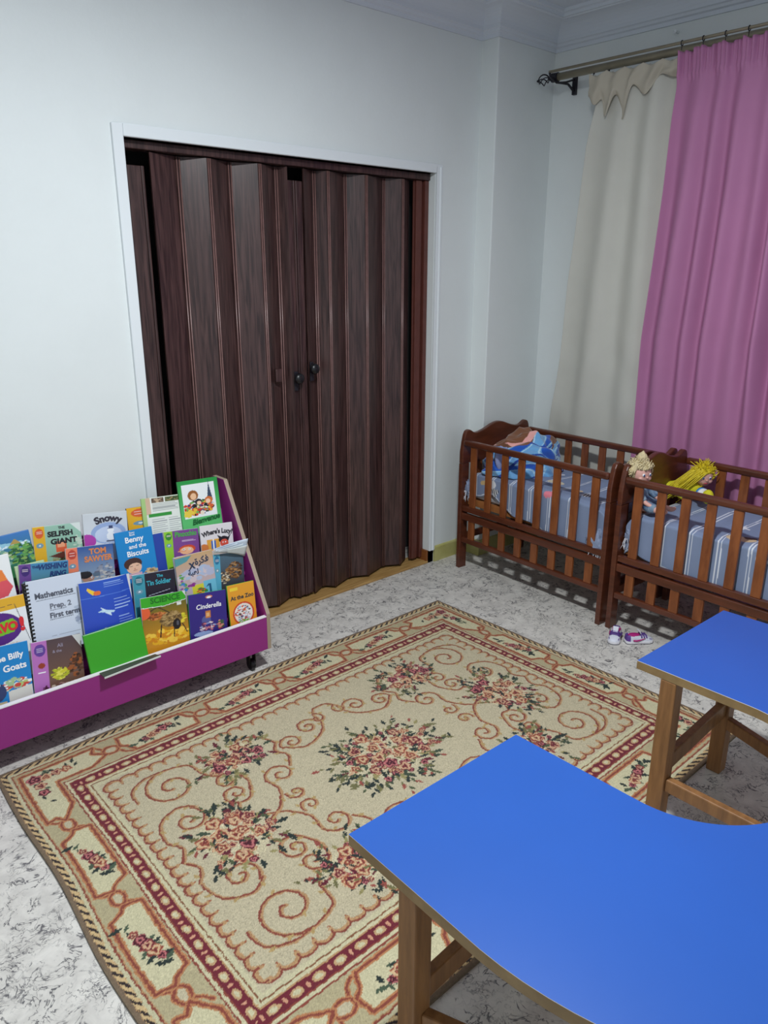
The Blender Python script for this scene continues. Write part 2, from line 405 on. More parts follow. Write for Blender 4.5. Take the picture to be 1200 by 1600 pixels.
# pink
X, Y, Z, s, t = curtain('p', 2.565, .04, [(2.6, -.947), (2.41, -.957), (2.25, -.945), (1.99, -.926), (1.67, -.894), (1.3, -.854), (.75, -.835), (0, -.83)],
    [(2.6, -2.30), (1.5, -2.34), (0, -2.36)], lambda z: np.interp(z, [.75, 2.3], [2.338, 2.190]), 12.5, lambda t: .010+.020*np.clip((t-.04)/.3, 0, 1)-.012*np.clip((t-.55)/.15, 0, 1), M_pink, 3, 620, 170)
h = np.clip(1-(2.565-Z)/.085, 0, 1)                                                   # gathered heading band
X = X-(.006*np.sin(s*2*PI*62)+.004*np.sin(s*2*PI*37+1))*np.clip(1-(2.565-Z)/.13, 0, 1)**.5
Z = Z-.010*np.abs(np.sin(s*PI*14.5))*h-0.004*np.sin(s*2*PI*31)*h
X = X-.006*np.exp(-((2.565-Z-.10)/.008)**2)
tag(grid_obj('curtain', np.stack([X, Y, Z], -1), None, M_pink, solid=.0015), 'pink pleated curtain hanging behind the second cot', 'curtain')
# cream
X, Y, Z, s, t = curtain('c', 2.552, .04, [(2.6, -.465), (2.45, -.505), (2.23, -.454), (1.83, -.400), (1.56, -.359), (1.16, -.320), (.77, -.253), (0, -.22)],
    [(2.6, -1.00), (0, -1.00)], lambda z: np.interp(z, [.75, 2.3], [2.378, 2.252]), 2.6, lambda t: .010+.012*np.clip(t/.25, 0, 1)-.012*np.clip((t-.6)/.1, 0, 1), M_cream, 11, 260, 190)
Z = Z-.018*np.abs(np.sin(s*PI*5.2))*np.clip(1-(2.552-Z)/.12, 0, 1)
X = X+.0035*snoise(s*22, Z*16, 1, 5)*np.clip((1.5-Z)/.3, 0, 1)-.004*np.exp(-((Z-1.25)/.005)**2)*(snoise(s*7, Z*0, 1, 9) > -.2)
cream = tag(grid_obj('curtain', np.stack([X, Y, Z], -1), None, M_cream, solid=.0015), 'cream curtain with a sagging folded heading beside the pink one', 'curtain')
# the folded-over heading: a flap sagging between the hooks
nx, nz = 220, 30
s = np.linspace(0, 1, nx)[None, :]; k = np.linspace(0, 1, nz)[:, None]
yy = -.464-.506*s
knots = [-.97, -.912, -.85, -.772, -.705, -.667, -.615, -.568, -.535, -.500, -.464]; lows = [2.45, 2.475, 2.495, 2.420, 2.475, 2.320, 2.45, 2.345, 2.44, 2.41, 2.46]
kk = np.clip(np.searchsorted(knots, yy)-1, 0, len(knots)-2); kn_ = np.array(knots); lw = np.array(lows); f = (yy-kn_[kk])/(kn_[kk+1]-kn_[kk]); f = (1-np.cos(PI*np.clip(f, 0, 1)))/2
low = lw[kk]*(1-f)+lw[kk+1]*f
ker = np.ones(11)/11; low = np.convolve(np.pad(low[0], 5, mode='edge'), ker, 'valid')[None, :]
top = 2.556-.018*np.abs(np.sin(s*PI*5.2))
Zf = top+(low-top)*k; Xf = 2.226-.006*np.sin(k*PI)+.007*np.sin(s*2*PI*5.2+k*3)+.010*k
Xf = Xf-.005*np.sin(k*9+s*24)*k
grid_obj('heading_flap', np.stack([Xf, yy+0*k, Zf], -1), None, M_cream2, cream, solid=.0015)

# ------------------------------------------------------------------ horseshoe table
tab = tag(empty('horseshoe_table', (.245, -2.25, 0)), 'low horseshoe-shaped table with bright blue top and wooden legs', 'table')
TZ = .56; ri, ro = .275, .808; yend = .315
def horseshoe(ri, ro):
    p = [(-ro, 0)]
    p = [(-ro+.010, yend), (-ri-.002, yend-.008)]
    p += [(ri*math.cos(a), ri*math.sin(a)*.90-.02) for a in [PI+PI*i/40 for i in range(41)]]
    p += [(ri+.002, yend-.008-.002), (ro-.010, yend-.022)]
    p += [(ro*math.cos(-a), -ro*math.sin(a)*.95-.04) for a in [PI*i/56 for i in range(57)]]
    return p
poly = horseshoe(ri, ro)
def slab(name, poly, z0, z1, mt, ms, parent, bevel=0):
    mb = MB().prism(poly, lambda p, t: (p[0], p[1], t), z0, z1, 0, side=1)
    return mb.build(name, [mt, ms], parent, bevel=bevel)
slab('tabletop', poly, TZ-.026, TZ-.0015, M_tedge, M_tedge, tab)
slab('laminate', poly, TZ-.0015, TZ, M_blue, M_whiteband, tab)
legs = [(-.785+.024, .160, 1), (-.308, .185, 1), (.300, .205, 1), (.785-.03, .225, 1), (-.50, -.50, 0), (.50, -.50, 0)]
for x, y, _ in legs:
    MB().box((x-.024, y-.024, 0), (x+.024, y+.024, TZ-.026)).build('leg', M_twood, tab, bevel=.004)
def stretch(a, b, z, w=.026, h=.042):
    a = Vector((a[0], a[1], z)); b = Vector((b[0], b[1], z)); d = (b-a).normalized()*.022
    MB().beam(a+d, b-d, w, h).build('stretcher', M_twood, tab, bevel=.004)
stretch(legs[0], legs[1], .245, h=.055); stretch(legs[2], legs[3], .245, h=.055)
stretch(legs[0], legs[4], .195); stretch(legs[3], legs[5], .195)
stretch(legs[4], legs[5], .245, h=.055)
stretch(legs[1], (legs[1][0], -.475), .195); stretch(legs[2], (legs[2][0], -.475), .195)

# ------------------------------------------------------------------ cots
C1 = Matrix.Translation((1.715, -.150, 0)) @ Matrix.Rotation(math.radians(-92.9), 4, 'Z')
C2 = Matrix.Translation((1.672, -1.162, 0)) @ Matrix.Rotation(math.radians(-92.0), 4, 'Z')
CL, CW = .985, .560
def board_profile():
    """arched head board: (y, z) outline above z=.60"""
    y = np.linspace(0, CW, 61); u = y/CW*2-1; a = np.abs(u)
    z = .776+.046*np.exp(-(u/.38)**2)+.026*np.exp(-((a-.83)/.12)**2)
    z -= .10*np.clip((a-.90)/.10, 0, 1)**2
    return list(zip(y, z))
prof = board_profile()
def end_board(x0, x1, parent):
    e = MB().prism([(0, .615), (CW, .615)]+prof[::-1], lambda p, t: (t, p[0], p[1]), x0, x1).build('head_board', M_wood, parent, bevel=.005)
    for y in (0, CW-.055):
        MB().box((x0, y, 0), (x1, y+.055, .615)).build('post', M_wood, parent, bevel=.0025)
    xm = (x0+x1)/2
    MB().box((xm-.008, .055, .345), (xm+.008, CW-.055, .385)).build('end_rail', M_wood, parent, bevel=.003)
    MB().box((xm-.008, .055, .165), (xm+.008, CW-.055, .205)).build('end_rail', M_wood, parent, bevel=.003)
    for i in range(4):
        y = .055+(CW-.11)*(i+1)/5
        MB().box((xm-.006, y-.022, .385), (xm+.006, y+.022, .615)).build('slat', M_slat, parent, bevel=.002)
def cot(name, label, M):
    t = tag(empty(name, M=M), label, 'cot', 'wooden cots')
    end_board(0, .026, t); end_board(CL-.026, CL, t)
    a, b = .026, CL-.026
    def rail(nm, y, z0, z1, w=.024, rad=.004):
        MB().box((a, y, z0), (b, y+w, z1)).build(nm, M_wood, t, bevel=rad, seg=3)
    rail('top_rail', .002, .718, .752, .030, .012); rail('gate_rail', .006, .345, .376); rail('fixed_rail', .004, .296, .334, .026); rail('bottom_rail', .006, .160, .188)
    rail('top_rail', CW-.032, .726, .760, .030, .010); rail('bottom_rail', CW-.028, .160, .195)
    for i in range(8):
        x = a+(b-a)*(i+.62)/8.25
        MB().box((x-.021, .012, .376), (x+.021, .024, .718)).build('slat', M_slat, t, bevel=.002)
        MB().box((x-.021, .010, .188), (x+.021, .024, .296)).build('slat', M_slat, t, bevel=.002)
        MB().box((x-.021, CW-.024, .195), (x+.021, CW-.012, .726)).build('slat', M_slat, t, bevel=.002)
    bs = MB()
    bs.box((a+.002, .054, .375), (b-.002, .072, .412)).box((a+.002, CW-.072, .375), (b-.002, CW-.054, .412))
    for i in range(7):
        x = a+.03+i*(b-a-.14)/6; bs.box((x, .072, .390), (x+.08, CW-.072, .405))
    bs.build('bed_base', mat('raw_slat_wood', (176, 112, 62), .5, var=.2), t)
    return t
cot1 = cot('wooden_cot', 'brown slatted cot in the corner with a blue blanket inside', C1)
cot2 = cot('wooden_cot', 'brown slatted cot nearer the table with two dolls inside', C2)

# ------------------------------------------------------------------ mattresses in slate blue sheets
SL = np.array(lin((128, 142, 172))); SLD = np.array(lin((98, 110, 136))); WH = np.array(lin((222, 226, 236)))
M_sheet = mat('slate_cotton', vcol=True, rough=.8, var=.06, scale=14)
M_matt = mat('mattress_ticking', (196, 196, 200), .8)
def mattress(M, label, seed, hemf, motifs):
    t = tag(empty('crib_mattress', M=M @ Matrix.Translation((.035, .045, .417))), label, 'mattress', 'mattresses')
    Lx, Wy, H = CL-.072, CW-.092, .155
    MB().box((.02, .015, 0), (Lx-.02, Wy-.015, H-.012)).build('mattress_core', M_matt, t, bevel=.02, seg=3)
    nx = 300; xs = np.linspace(0, Lx, nx)
    # cross-section path: param q in metres from the front hem over the top to the back hem
    q = np.linspace(-1, 1, 170)[:, None]; xs2 = xs[None, :]
    hem = hemf(xs2/Lx)                                              # skirt length in front
    half = Wy/2; top = np.abs(q) < .62
    yv = np.where(top, q/.62*half, np.sign(q)*half)
    drop = np.clip((np.abs(q)-.62)/.38, 0, 1)
    dl = np.where(q < 0, hem, .12)
    zz = H-drop*dl
    # round the edges
    e = np.clip((np.abs(q)-.54)/.10, 0, 1); zz = zz-.014*e*np.exp(-drop*0); yv = yv
    y = half+yv; rip = snoise(xs2*26, q*2.2, 1, seed)
    zz = zz+np.where(top, .007*snoise(xs2*14, yv*11, 1, seed+2)+.004*snoise(xs2*40, yv*9, 1, seed+4), 0)
    y = y+np.where(q < 0, -1, 1)*(.0045*rip*drop+.002)
    u = xs2/Lx; en = np.minimum(u, 1-u)*Lx
    zz = zz-.05*np.exp(-en/.022)*(np.abs(q) < 2)
    xx = xs2+0*q
    col = np.ones((170, nx, 3))*SL
    per = .128; ph = (xx+.004*rip) % per
    st = (np.abs(ph-.050) < .0026) | (np.abs(ph-.064) < .0026)
    col[st] = WH
    dist = (yv+half+drop*.0)
    hemline = (np.abs(drop*dl-(dl-.008)) < .0022) & (q < 0); col[hemline] = WH*.9
    for (mx, mq, mr, c, kind) in motifs:
        dx = (xx-mx); dq = (np.where(top, yv+half, np.where(q < 0, -drop*dl, half*2))-mq)
        a = np.arctan2(dq, dx); r = np.hypot(dx, dq)
        if kind == 'zebra':
            m = (r < mr*(1+.25*np.sin(3*a))); col[m] = np.where((np.sin(dx*420+dq*160) > 0)[m][:, None], np.array(lin((230, 230, 232))), np.array(lin((30, 32, 44))))
        elif kind == 'cross':
            m = (np.abs(dx) < mr*.28) & (np.abs(dq) < mr) | (np.abs(dq) < mr*.28) & (np.abs(dx) < mr); col[m] = lin(c)
        else:
            m = (r < mr*(1+.3*np.sin(2*a+1))); col[m] = lin(c)
    grid_obj('fitted_sheet', np.stack([xx, y, zz], -1), col, M_sheet, t, solid=.002, flip=True)
    # gathered corners tied with fringed strings
    return t
hem1 = lambda u: .105+.11*np.clip((u-.15)/.5, 0, 1)-.02*np.exp(-((u-.2)/.06)**2)+.012*np.sin(u*21)
hem2 = lambda u: .135+.085*np.clip(u/.3, 0, 1)+.010*np.sin(u*17)
white = (228, 230, 236)
mt1 = mattress(C1, 'mattress in striped slate blue sheet under the blue blanket', 3, hem1,
    [(.17, -.03, .030, white, 'b'), (.205, -.065, .022, None, 'zebra'), (.115, -.03, .016, (206, 178, 128), 'b'), (.56, .005, .022, (232, 132, 150), 'b'), (.72, .11, .030, None, 'zebra'), (.63, .14, .024, (214, 190, 156), 'b'), (.80, .05, .02, white, 'cross'), (.47, .17, .035, (210, 200, 176), 'b'), (.36, .33, .028, white, 'b')])
mt2 = mattress(C2, 'mattress in striped slate blue sheet under the two dolls', 8, hem2,
    [(.50, .06, .045, (212, 186, 150), 'b'), (.52, .10, .02, (92, 74, 66), 'b'), (.44, .20, .03, white, 'cross'), (.60, .12, .03, white, 'cross'), (.62, -.03, .026, white, 'cross'), (.78, -.09, .055, None, 'zebra'), (.90, -.02, .03, (34, 36, 50), 'b')])
def corner_tie(t, x, y, z, seed, size):
    r_ = random.Random(seed); mb = MB()
    col = []
    mb.ball((x, y, z), (size*.9, size*.42, size*1.1), 20, 14, fn=lambda d: 1+.22*math.sin(9*d.x+5*d.z+seed)+.15*math.sin(14*d.z+7*d.y))
    mb.build('gathered_corner', mat('slate_cotton_plain', (146, 158, 188), .8, var=.3, scale=60), t, smooth=True)
    ms = MB()
    for i in range(9):
        px = x+r_.uniform(-.7, .7)*size; pts = [(px, y-size*.45, z-size*.3)]
        for k in range(5): pts.append((pts[-1][0]+r_.uniform(-.006, .006), pts[-1][1]+r_.uniform(-.002, .002), pts[-1][2]-r_.uniform(.006, .016)))
        ms.tube(pts, .0012, 5)
    ms.build('tie_strings', mat('white_string', (226, 226, 236), .8), t, smooth=True)
corner_tie(mt1, .012, -.004, .055, 1, .038); corner_tie(mt1, CL-.112, -.010, -.028, 2, .056); corner_tie(mt2, .03, .0, .052, 4, .034)

# ------------------------------------------------------------------ blue blanket heaped in the first cot
def blanket():
    n, k = 260, 150
    ph = np.linspace(0, 2*PI, n)[None, :]; th = np.linspace(0, PI/2*1.12, k)[:, None]
    x = np.sin(th)*np.cos(ph); y = np.sin(th)*np.sin(ph); z = np.cos(th)
    f = 1+.10*snoise(x*5, y*5+z*3, 1.3, 21)+.05*np.abs(snoise(x*9+y*4, z*9, 1.2, 22))-.05*np.abs(np.sin(7*x-5*y+4*z+2*snoise(x*3, y*3, 1, 23)))
    X = .245*x*f; Y = .190*y*f; Z = np.maximum(.215*z*f*(1-.32*np.clip(-(x*.9), 0, 1))+.004, .004)
    # hump profile: lower towards the end board
    p = x*2.1+.5*snoise(x*3, z*3, 1, 31); q = z*2.4+y*.8+.5*snoise(z*3, y*3+x, 1, 32)
    col = np.ones(X.shape+(3,))*np.array(lin((112, 172, 222)))
    w1 = np.sin(3.4*p+3.0*np.sin(1.7*q)); w2 = np.sin(4.2*q+2.4*np.sin(2.0*p+1))
    col[w1 > .55] = lin((28, 88, 190)); col[(w1 > .0) & (w1 < .34)] = lin((176, 214, 236)); col[(w2 > .93)] = lin((22, 66, 160))
    top = z+.35*y
    br = (top > .80+.12*np.sin(5*x)) & (x > -.55) | ((x > .45) & (z > .45) & (w2 > -.2) & (y < .3) & (z > .55+.1*np.sin(9*y)))
    col[br] = lin((124, 78, 50))
    pk = (np.abs(top-(.86+.04*np.sin(6*x))) < .055) & (x > -.5) & (x < .25); col[pk] = lin((236, 172, 166))
    M = C1 @ Matrix.Translation((.215, .285, .574)) @ Matrix.Rotation(PI/2, 4, 'Z')
    o = grid_obj('blanket', np.stack([X, Y, Z], -1), col, mat('fleece_print', vcol=True, rough=.9, var=.05, scale=40, sheen=.4), flip=True)
    o.matrix_world = M
    tag(o, 'bundled bright blue fleece blanket with brown and pink print', 'blanket')
    cn = MB().ball((-.20, -.02, .10), (.055, .018, .065), 16, 10, fn=lambda d: 1+.15*math.sin(8*d.x+3*d.z))
    cn.build('turned_corner', mat('fleece_back', (150, 160, 206), .9), o, smooth=True)
blanket()

# ------------------------------------------------------------------ dolls
M_skin = mat('doll_vinyl', (226, 172, 160), 0.5)
def skin_body(name, pts, edges, rad, m, parent, sub=2):
    me = D.meshes.new(name); me.from_pydata(pts, edges, []); me.update(); me.materials.append(m)
    o = D.objects.new(name, me); COL.objects.link(o); o.parent = parent
    o.modifiers.new('skin', 'SKIN').use_smooth_shade = True
    sv = me.skin_vertices if me.skin_vertices else None
    bm = bmesh.new(); bm.from_mesh(me); lay = bm.verts.layers.skin.verify()
    for v, r in zip(bm.verts, rad): v[lay].radius = (r, r)
    bm.verts.ensure_lookup_table(); bm.verts[0][lay].use_root = True; bm.to_mesh(me); bm.free()
    md = o.modifiers.new('sub', 'SUBSURF'); md.levels = sub; md.render_levels = sub
    return o
def doll_head(parent, c, R, hair_col, seed, face_dir, updo, hair_len, flow=None):
    """c centre, R radius, face_dir unit vector the face looks along"""
    f = Vector(face_dir).normalized(); up = Vector((0, 0, 1)); r = f.cross(up).normalized(); up = r.cross(f); c = Vector(c)
    rm = Matrix((r, f, up)).transposed()
    def P(a, b, d): return c+rm @ Vector((a, b, d))*R
    h = MB(); o0 = len(h.v)
    h.ball((0, 0, 0), 1, 24, 18, fn=lambda d: 1+.06*max(0, d.y)*(1 if d.z < -.2 else 0)+.05*max(0, -d.z)*max(0, d.y))
    h.v = [tuple(P(x*.86, y*.90, z)) for x, y, z in h.v]
    n = MB().ball((0, .93, -.08), (.10, .12, .11), 10, 8); h.add([tuple(P(*v)) for v in n.v], n.f)
    for sx in (-.86, .86):
        n = MB().ball((sx, 0, -.05), (.08, .14, .2), 10, 8); h.add([tuple(P(*v)) for v in n.v], n.f)
    for sx in (-.42, .42):
        n = MB().ball((sx, .66, -.28), (.26, .2, .24), 12, 8); h.add([tuple(P(*v)) for v in n.v], n.f)
    head = h.build('head', M_skin, parent, smooth=True)
    for sx in (-.32, .32):
        e = MB(); n = MB().ball((sx, .80, .12), (.13, .10, .15), 12, 8); e.add([tuple(P(*v)) for v in n.v], n.f, 0)
        n = MB().ball((sx, .885, .11), (.075, .05, .10), 12, 8); e.add([tuple(P(*v)) for v in n.v], n.f, 1)
        e.build('eye', [mat('eye_white', (236, 236, 236), .3), mat('eye_blue', (40, 70, 130), .3)], head, smooth=True)
    m_ = MB(); n = MB().ball((0, .86, -.42), (.20, .07, .07), 12, 8); m_.add([tuple(P(*v)) for v in n.v], n.f); m_.build('mouth', mat('doll_lips', (206, 60, 84), .4), head, smooth=True)
    rr = random.Random(seed); hm = MB()
    n = MB().ball((0, -.12, .14), (1.0, .98, 1.0), 24, 16); keep = []
    hm.add([tuple(P(*v)) for v in n.v], [fc for fc in n.f if not (sum(n.v[i][1] for i in fc)/len(fc) > .42 and sum(n.v[i][2] for i in fc)/len(fc) < .55)])
    for i in range(150):
        a = rr.uniform(0, 2*PI); el = rr.uniform(-.35, 1.45); d = Vector((math.cos(a)*math.cos(el), math.sin(a)*math.cos(el), math.sin(el)))
        if d.y > .45 and d.z < .55: continue
        p = d*1.0; pts = []; L = rr.uniform(.5, 1)*hair_len; wv = rr.uniform(0, 6)
        for k in range(8):
            t = k/7
            if updo:
                q = p*(1+.30*L*t)+Vector((rr.uniform(-.05, .05), -.1*t, .2*t*L))+Vector((math.cos(wv+t*9), math.sin(wv+t*9), math.sin(t*7+wv)))*.12*t
            else:
                fl = Vector(flow); q = p*(1+.12*math.sin(PI*t))+fl*L*t*t*1.0+Vector((math.cos(wv+t*7), math.sin(wv+t*6), math.cos(t*5+wv)))*.10*t
            pts.append(P(*q))
        hm.tube(pts, [R*.10*(1-.75*k/7) for k in range(8)], 5)
    if not updo:
        for i in range(70):
            a = rr.uniform(0, 2*PI); el = rr.uniform(.2, 1.5); p = Vector((math.cos(a)*math.cos(el), math.sin(a)*math.cos(el), math.sin(el)))
            if p.y > .7: continue
            b_ = Vector((rr.uniform(-.6, .6), rr.uniform(-.5, .5), rr.uniform(-.3, .5))); pts = [P(*(p*(1+.42*k/5)+b_*(k/5)**2*.6)) for k in range(6)]
            hm.tube(pts, [R*.085*(1-.14*k) for k in range(6)], 5)
    if updo:
        for i in range(70):
            wv = rr.uniform(0, 6); a = rr.uniform(0, 2*PI); pts = []
            for k in range(8):
                t = k/7; sp = .38*(math.sin(PI*min(1, t*1.1))**.7)*rr.uniform(.85, 1.1)
                pts.append(P(math.cos(a+t*2)*sp-.05, -.25+math.sin(a+t*2)*sp, .75+1.15*t))
            hm.tube(pts, [R*.10*(1-.7*k/7) for k in range(8)], 5)
        for i in range(30):
            a = rr.uniform(0, 2*PI); pts = [P(-.1+.5*math.cos(a)*math.sin(k*.6), -.9-.12*k+.1*math.sin(a), -.25-.13*k+.3*math.sin(a)*math.sin(k*.6)) for k in range(6)]
            hm.tube(pts, [R*.11*(1-.12*k) for k in range(6)], 5)
    hm.build('hair', mat('doll_hair_%d' % seed, hair_col, .55, var=.3, scale=60), head, smooth=True)
    return head
# blonde doll sitting against the end board, facing along the cot
d1 = tag(empty('doll', (1.764, -1.222, .592)), 'doll with messy pale blond hair sitting against the cot end', 'doll', None)
doll_head(d1, (-.004, .008, .170), .053, (226, 208, 164), 1, (-.30, -.85, -.15), True, .9)
skin_body('body', [(0, 0, .018), (0, .006, .06), (0, .004, .098), (0, -.002, .118), (.038, -.02, .085), (.05, -.06, .055), (.045, -.10, .035), (-.038, -.02, .085), (-.05, -.055, .05), (-.038, -.095, .032),
    (.028, -.05, .022), (.032, -.10, .024), (.034, -.145, .020), (.038, -.160, .034), (-.026, -.05, .022), (-.034, -.10, .024), (-.038, -.145, .020), (-.040, -.160, .034)],
    [(0, 1), (1, 2), (2, 3), (2, 4), (4, 5), (5, 6), (2, 7), (7, 8), (8, 9), (0, 10), (10, 11), (11, 12), (12, 13), (0, 14), (14, 15), (15, 16), (16, 17)],
    [.030, .030, .024, .014, .014, .011, .009, .014, .011, .009, .020, .015, .012, .009, .020, .015, .012, .009], M_skin, d1)
skin_body('blue_dress', [(0, -.002, .022), (0, .006, .062), (0, .004, .100), (.040, -.02, .088), (.052, -.06, .058), (-.040, -.02, .088), (-.052, -.055, .054), (.030, -.055, .026), (.034, -.105, .027), (-.028, -.055, .026), (-.036, -.105, .027)],
    [(0, 1), (1, 2), (2, 3), (3, 4), (2, 5), (5, 6), (0, 7), (7, 8), (0, 9), (9, 10)], [.040, .036, .028, .019, .017, .019, .017, .027, .023, .027, .023], mat('doll_denim', (62, 92, 132), .85, rgb2=(146, 168, 186), scale=34), d1)
# yellow doll lying behind
d2 = tag(empty('doll', (2.085, -1.300, .590)), 'doll in yellow clothes with long bright yellow yarn hair', 'doll', None)
doll_head(d2, (.055, -.03, .115), .050, (232, 208, 34), 2, (-.60, -.70, -.22), False, 1.9, flow=(1.75, .2, -1.5))
M_yel = mat('yellow_plush', (222, 214, 40), .85, var=.12, scale=40)
skin_body('body', [(.03, .01, .055), (.0, .06, .045), (-.02, .11, .04), (.0, -.045, .045), (-.05, -.085, .048), (-.05, .03, .035), (-.085, -.02, .03), (-.03, .165, .03), (.02, .16, .03)],
    [(0, 1), (1, 2), (0, 3), (3, 4), (1, 5), (5, 6), (2, 7), (2, 8)], [.034, .040, .034, .024, .022, .020, .018, .022, .022], M_yel, d2)
cf = MB().tube([(-.045, -.080, .048), (-.052, -.096, .052)], [.030, .030], 16).build('white_cuff', mat('plush_white', (232, 234, 238), .85), d2, smooth=True)
MB().tube([(-.040, -.072, .052), (-.044, -.080, .053)], [.029, .029], 16).build('blue_cuff', mat('plush_blue', (36, 130, 200), .85), d2, smooth=True)
MB().ball((-.062, -.118, .050), (.026, .026, .034), 14, 10).build('mitten', M_yel, d2, smooth=True)
MB().ball((-.075, .075, .045), (.020, .016, .022), 14, 10).build('pompon', mat('plush_grey', (178, 176, 160), .9), d2, smooth=True)

# ------------------------------------------------------------------ small trainers
def shoe(loc, ang, label):
    t = tag(empty('child_trainer', M=Matrix.Translation(loc) @ Matrix.Rotation(ang, 4, 'Z')), label, 'shoe', 'pair of trainers')
    xs = [-.066, -.062, -.05, -.03, -.005, .02, .04, .055, .064, .067]
    ws = [.012, .020, .025, .026, .024, .027, .029, .025, .015, .006]
    sole = MB(); ring = [(x, -w_) for x, w_ in zip(xs, ws)]+[(x, w_) for x, w_ in list(zip(xs, ws))[::-1]]
    sole.prism(ring, lambda p, tt: (p[0], p[1], tt), 0, .014)
    so = sole.build('sole', mat('shoe_white_rubber', (226, 224, 230), .5), t, bevel=.003, smooth=False)
    ring2 = [(x*1.01, y*1.02) for x, y in ring]; MB().prism(ring2, lambda p, tt: (p[0], p[1], tt), 0, .003).build('outsole', mat('shoe_dark_rubber', (50, 48, 60), .6), so)
    M_w = mat('shoe_white', (214, 216, 228), .5); M_p = mat('shoe_magenta', (176, 34, 118), .5); M_v = mat('shoe_violet', (92, 60, 140), .5)
    # upper: loft with heights, open behind
    up = MB(); hs = [.040, .046, .047, .044, .042, .036, .030, .024, .019, .015]; nn = 14
    for x, w_, h_ in zip(xs, ws, hs):
        for j in range(nn+1):
            a = PI*j/nn; cut = h_
            yy = -w_*.93*math.cos(a); k = math.sin(a)**.6; z = .012+(h_-.012)*k
            if x < -.0 and k > .86: z = .012+(h_-.012)*.86-.014*(k-.86)/.14*(1 if x > -.058 else 0)
            up.v.append((x*.97, yy, z))
    for i in range(len(xs)-1):
        for j in range(nn):
            a = i*(nn+1)+j; up.f.append((a, a+1, a+nn+2, a+nn+1)); 
            zc = up.v[a][2]; x_ = xs[i]
            up.m.append(1 if (x_ < -.055) or (x_ > .03 and x_ < .05 and j in (2, 11)) else (2 if (x_ < -.02 and zc > .038) else 0))
    up.f.append(tuple(range(nn, -1, -1))); up.m.append(1)
    up.build('upper', [M_w, M_v, M_p], t, smooth=True)
    MB().ball((-.026, 0, .038), (.029, .017, .006), 18, 8).build('lining', M_p, t, smooth=True)
    MB().add([(.004, -.012, .040), (.004, .012, .040), (-.010, .013, .060), (-.010, -.013, .060), (.010, -.012, .038), (.010, .012, .038), (-.004, .013, .061), (-.004, -.013, .061)],
             [(0, 1, 2, 3), (4, 7, 6, 5), (0, 4, 5, 1), (2, 6, 7, 3), (0, 3, 7, 4), (1, 5, 6, 2)]).build('tongue', M_w, t, bevel=.002)
    sm = MB()
    for x in (.004, .016, .028): sm.tube([(x, -.022, .030-.1*x), (x, -.012, .043-.22*x), (x, .012, .043-.22*x), (x, .022, .030-.1*x)], .0035, 6)
    sm.build('strap', M_v, t, smooth=True)
    for sy in (-1, 1):   # curved side mark
        pts = [(-.036, sy*.0262, .020), (-.020, sy*.0258, .0175), (.0, sy*.0248, .021), (.020, sy*.0262, .029)]
        MB().tube(pts, [.004, .0042, .003, .001], 6).build('side_mark', M_v if sy > 0 else M_p, t, smooth=True)
    return t
shoe((1.600, -1.262, 0), math.radians(205), 'small white and magenta trainer, the left one by the cot foot')
shoe((1.655, -1.352, 0), math.radians(-36), 'small white and magenta trainer lying side-on, nearer the table')

# ------------------------------------------------------------------ book display stand
sh = tag(empty('book_stand', (0, 0, 0)), 'low purple tiered book stand on castors against the wall', 'book stand')
SX0, SX1 = -1.06, .256
side = [(-.430, .100), (-.432, .262), (-.150, .790), (-.060, .790), (-.060, .100)]
for x0, x1 in ((SX0, SX0+.018), (SX1-.018, SX1)):
    mb = MB().prism(side, lambda p, t: (t, p[0], p[1]), x0, x1, 0, side=1); mb.build('side_panel', [M_purple, M_band], sh, bevel=.0015)
xa, xb = SX0+.018, SX1-.018
MB().box((xa, -.430, .102), (xb, -.414, .250)).build('front_panel', M_purple, sh)
MB().box((xa, -.431, .250), (xb, -.413, .254)).build('edge_band', M_whiteband, sh)
MB().box((xa, -.414, .102), (xb, -.075, .116)).build('bottom_board', M_purple, sh)
MB().box((xa, -.075, .102), (xb, -.060, .655)).build('back_panel', M_purple, sh)
MB().box((xa, -.076, .655), (xb, -.059, .659)).build('edge_band', M_whiteband, sh)
LEAN = .2; LL = math.hypot(1, LEAN)
def tier(r): return -.41+.08*(r-1), .12+.145*(r-1)
for r in (1, 2, 3, 4):
    y0, z0 = tier(r); h = .135 if r < 4 else .10
    # leaning back board of the tier and the shelf behind it
    MB().add([(x, y0+.034+LEAN*(z-z0)+dy, z) for x in (xa, xb) for z in (z0, z0+h) for dy in (0, .008)],
             [(0, 1, 3, 2), (4, 6, 7, 5), (0, 4, 5, 1), (2, 3, 7, 6), (0, 2, 6, 4), (1, 5, 7, 3)]).build('tier_board', M_purple, sh)
    if r > 1: MB().box((xa, y0-.030, z0-.014), (xb, y0+.036, z0-.001)).build('tier_shelf', M_purple, sh)
for cx in (SX0+.12, SX1-.07):
    for cy in (-.375, -.12):
        c = MB().box((cx-.018, cy-.014, .085), (cx+.018, cy+.014, .100)).box((cx-.016, cy-.012, .03), (cx-.012, cy+.012, .09)).box((cx+.012, cy-.012, .03), (cx+.016, cy+.012, .09))
        c.lathe([(0, -.010), (.022, -.010), (.026, -.006), (.026, .006), (.022, .010), (0, .010)], (cx, cy, .026), 18, M=Matrix.Rotation(PI/2, 3, 'Y')).build('castor', M_black, sh)

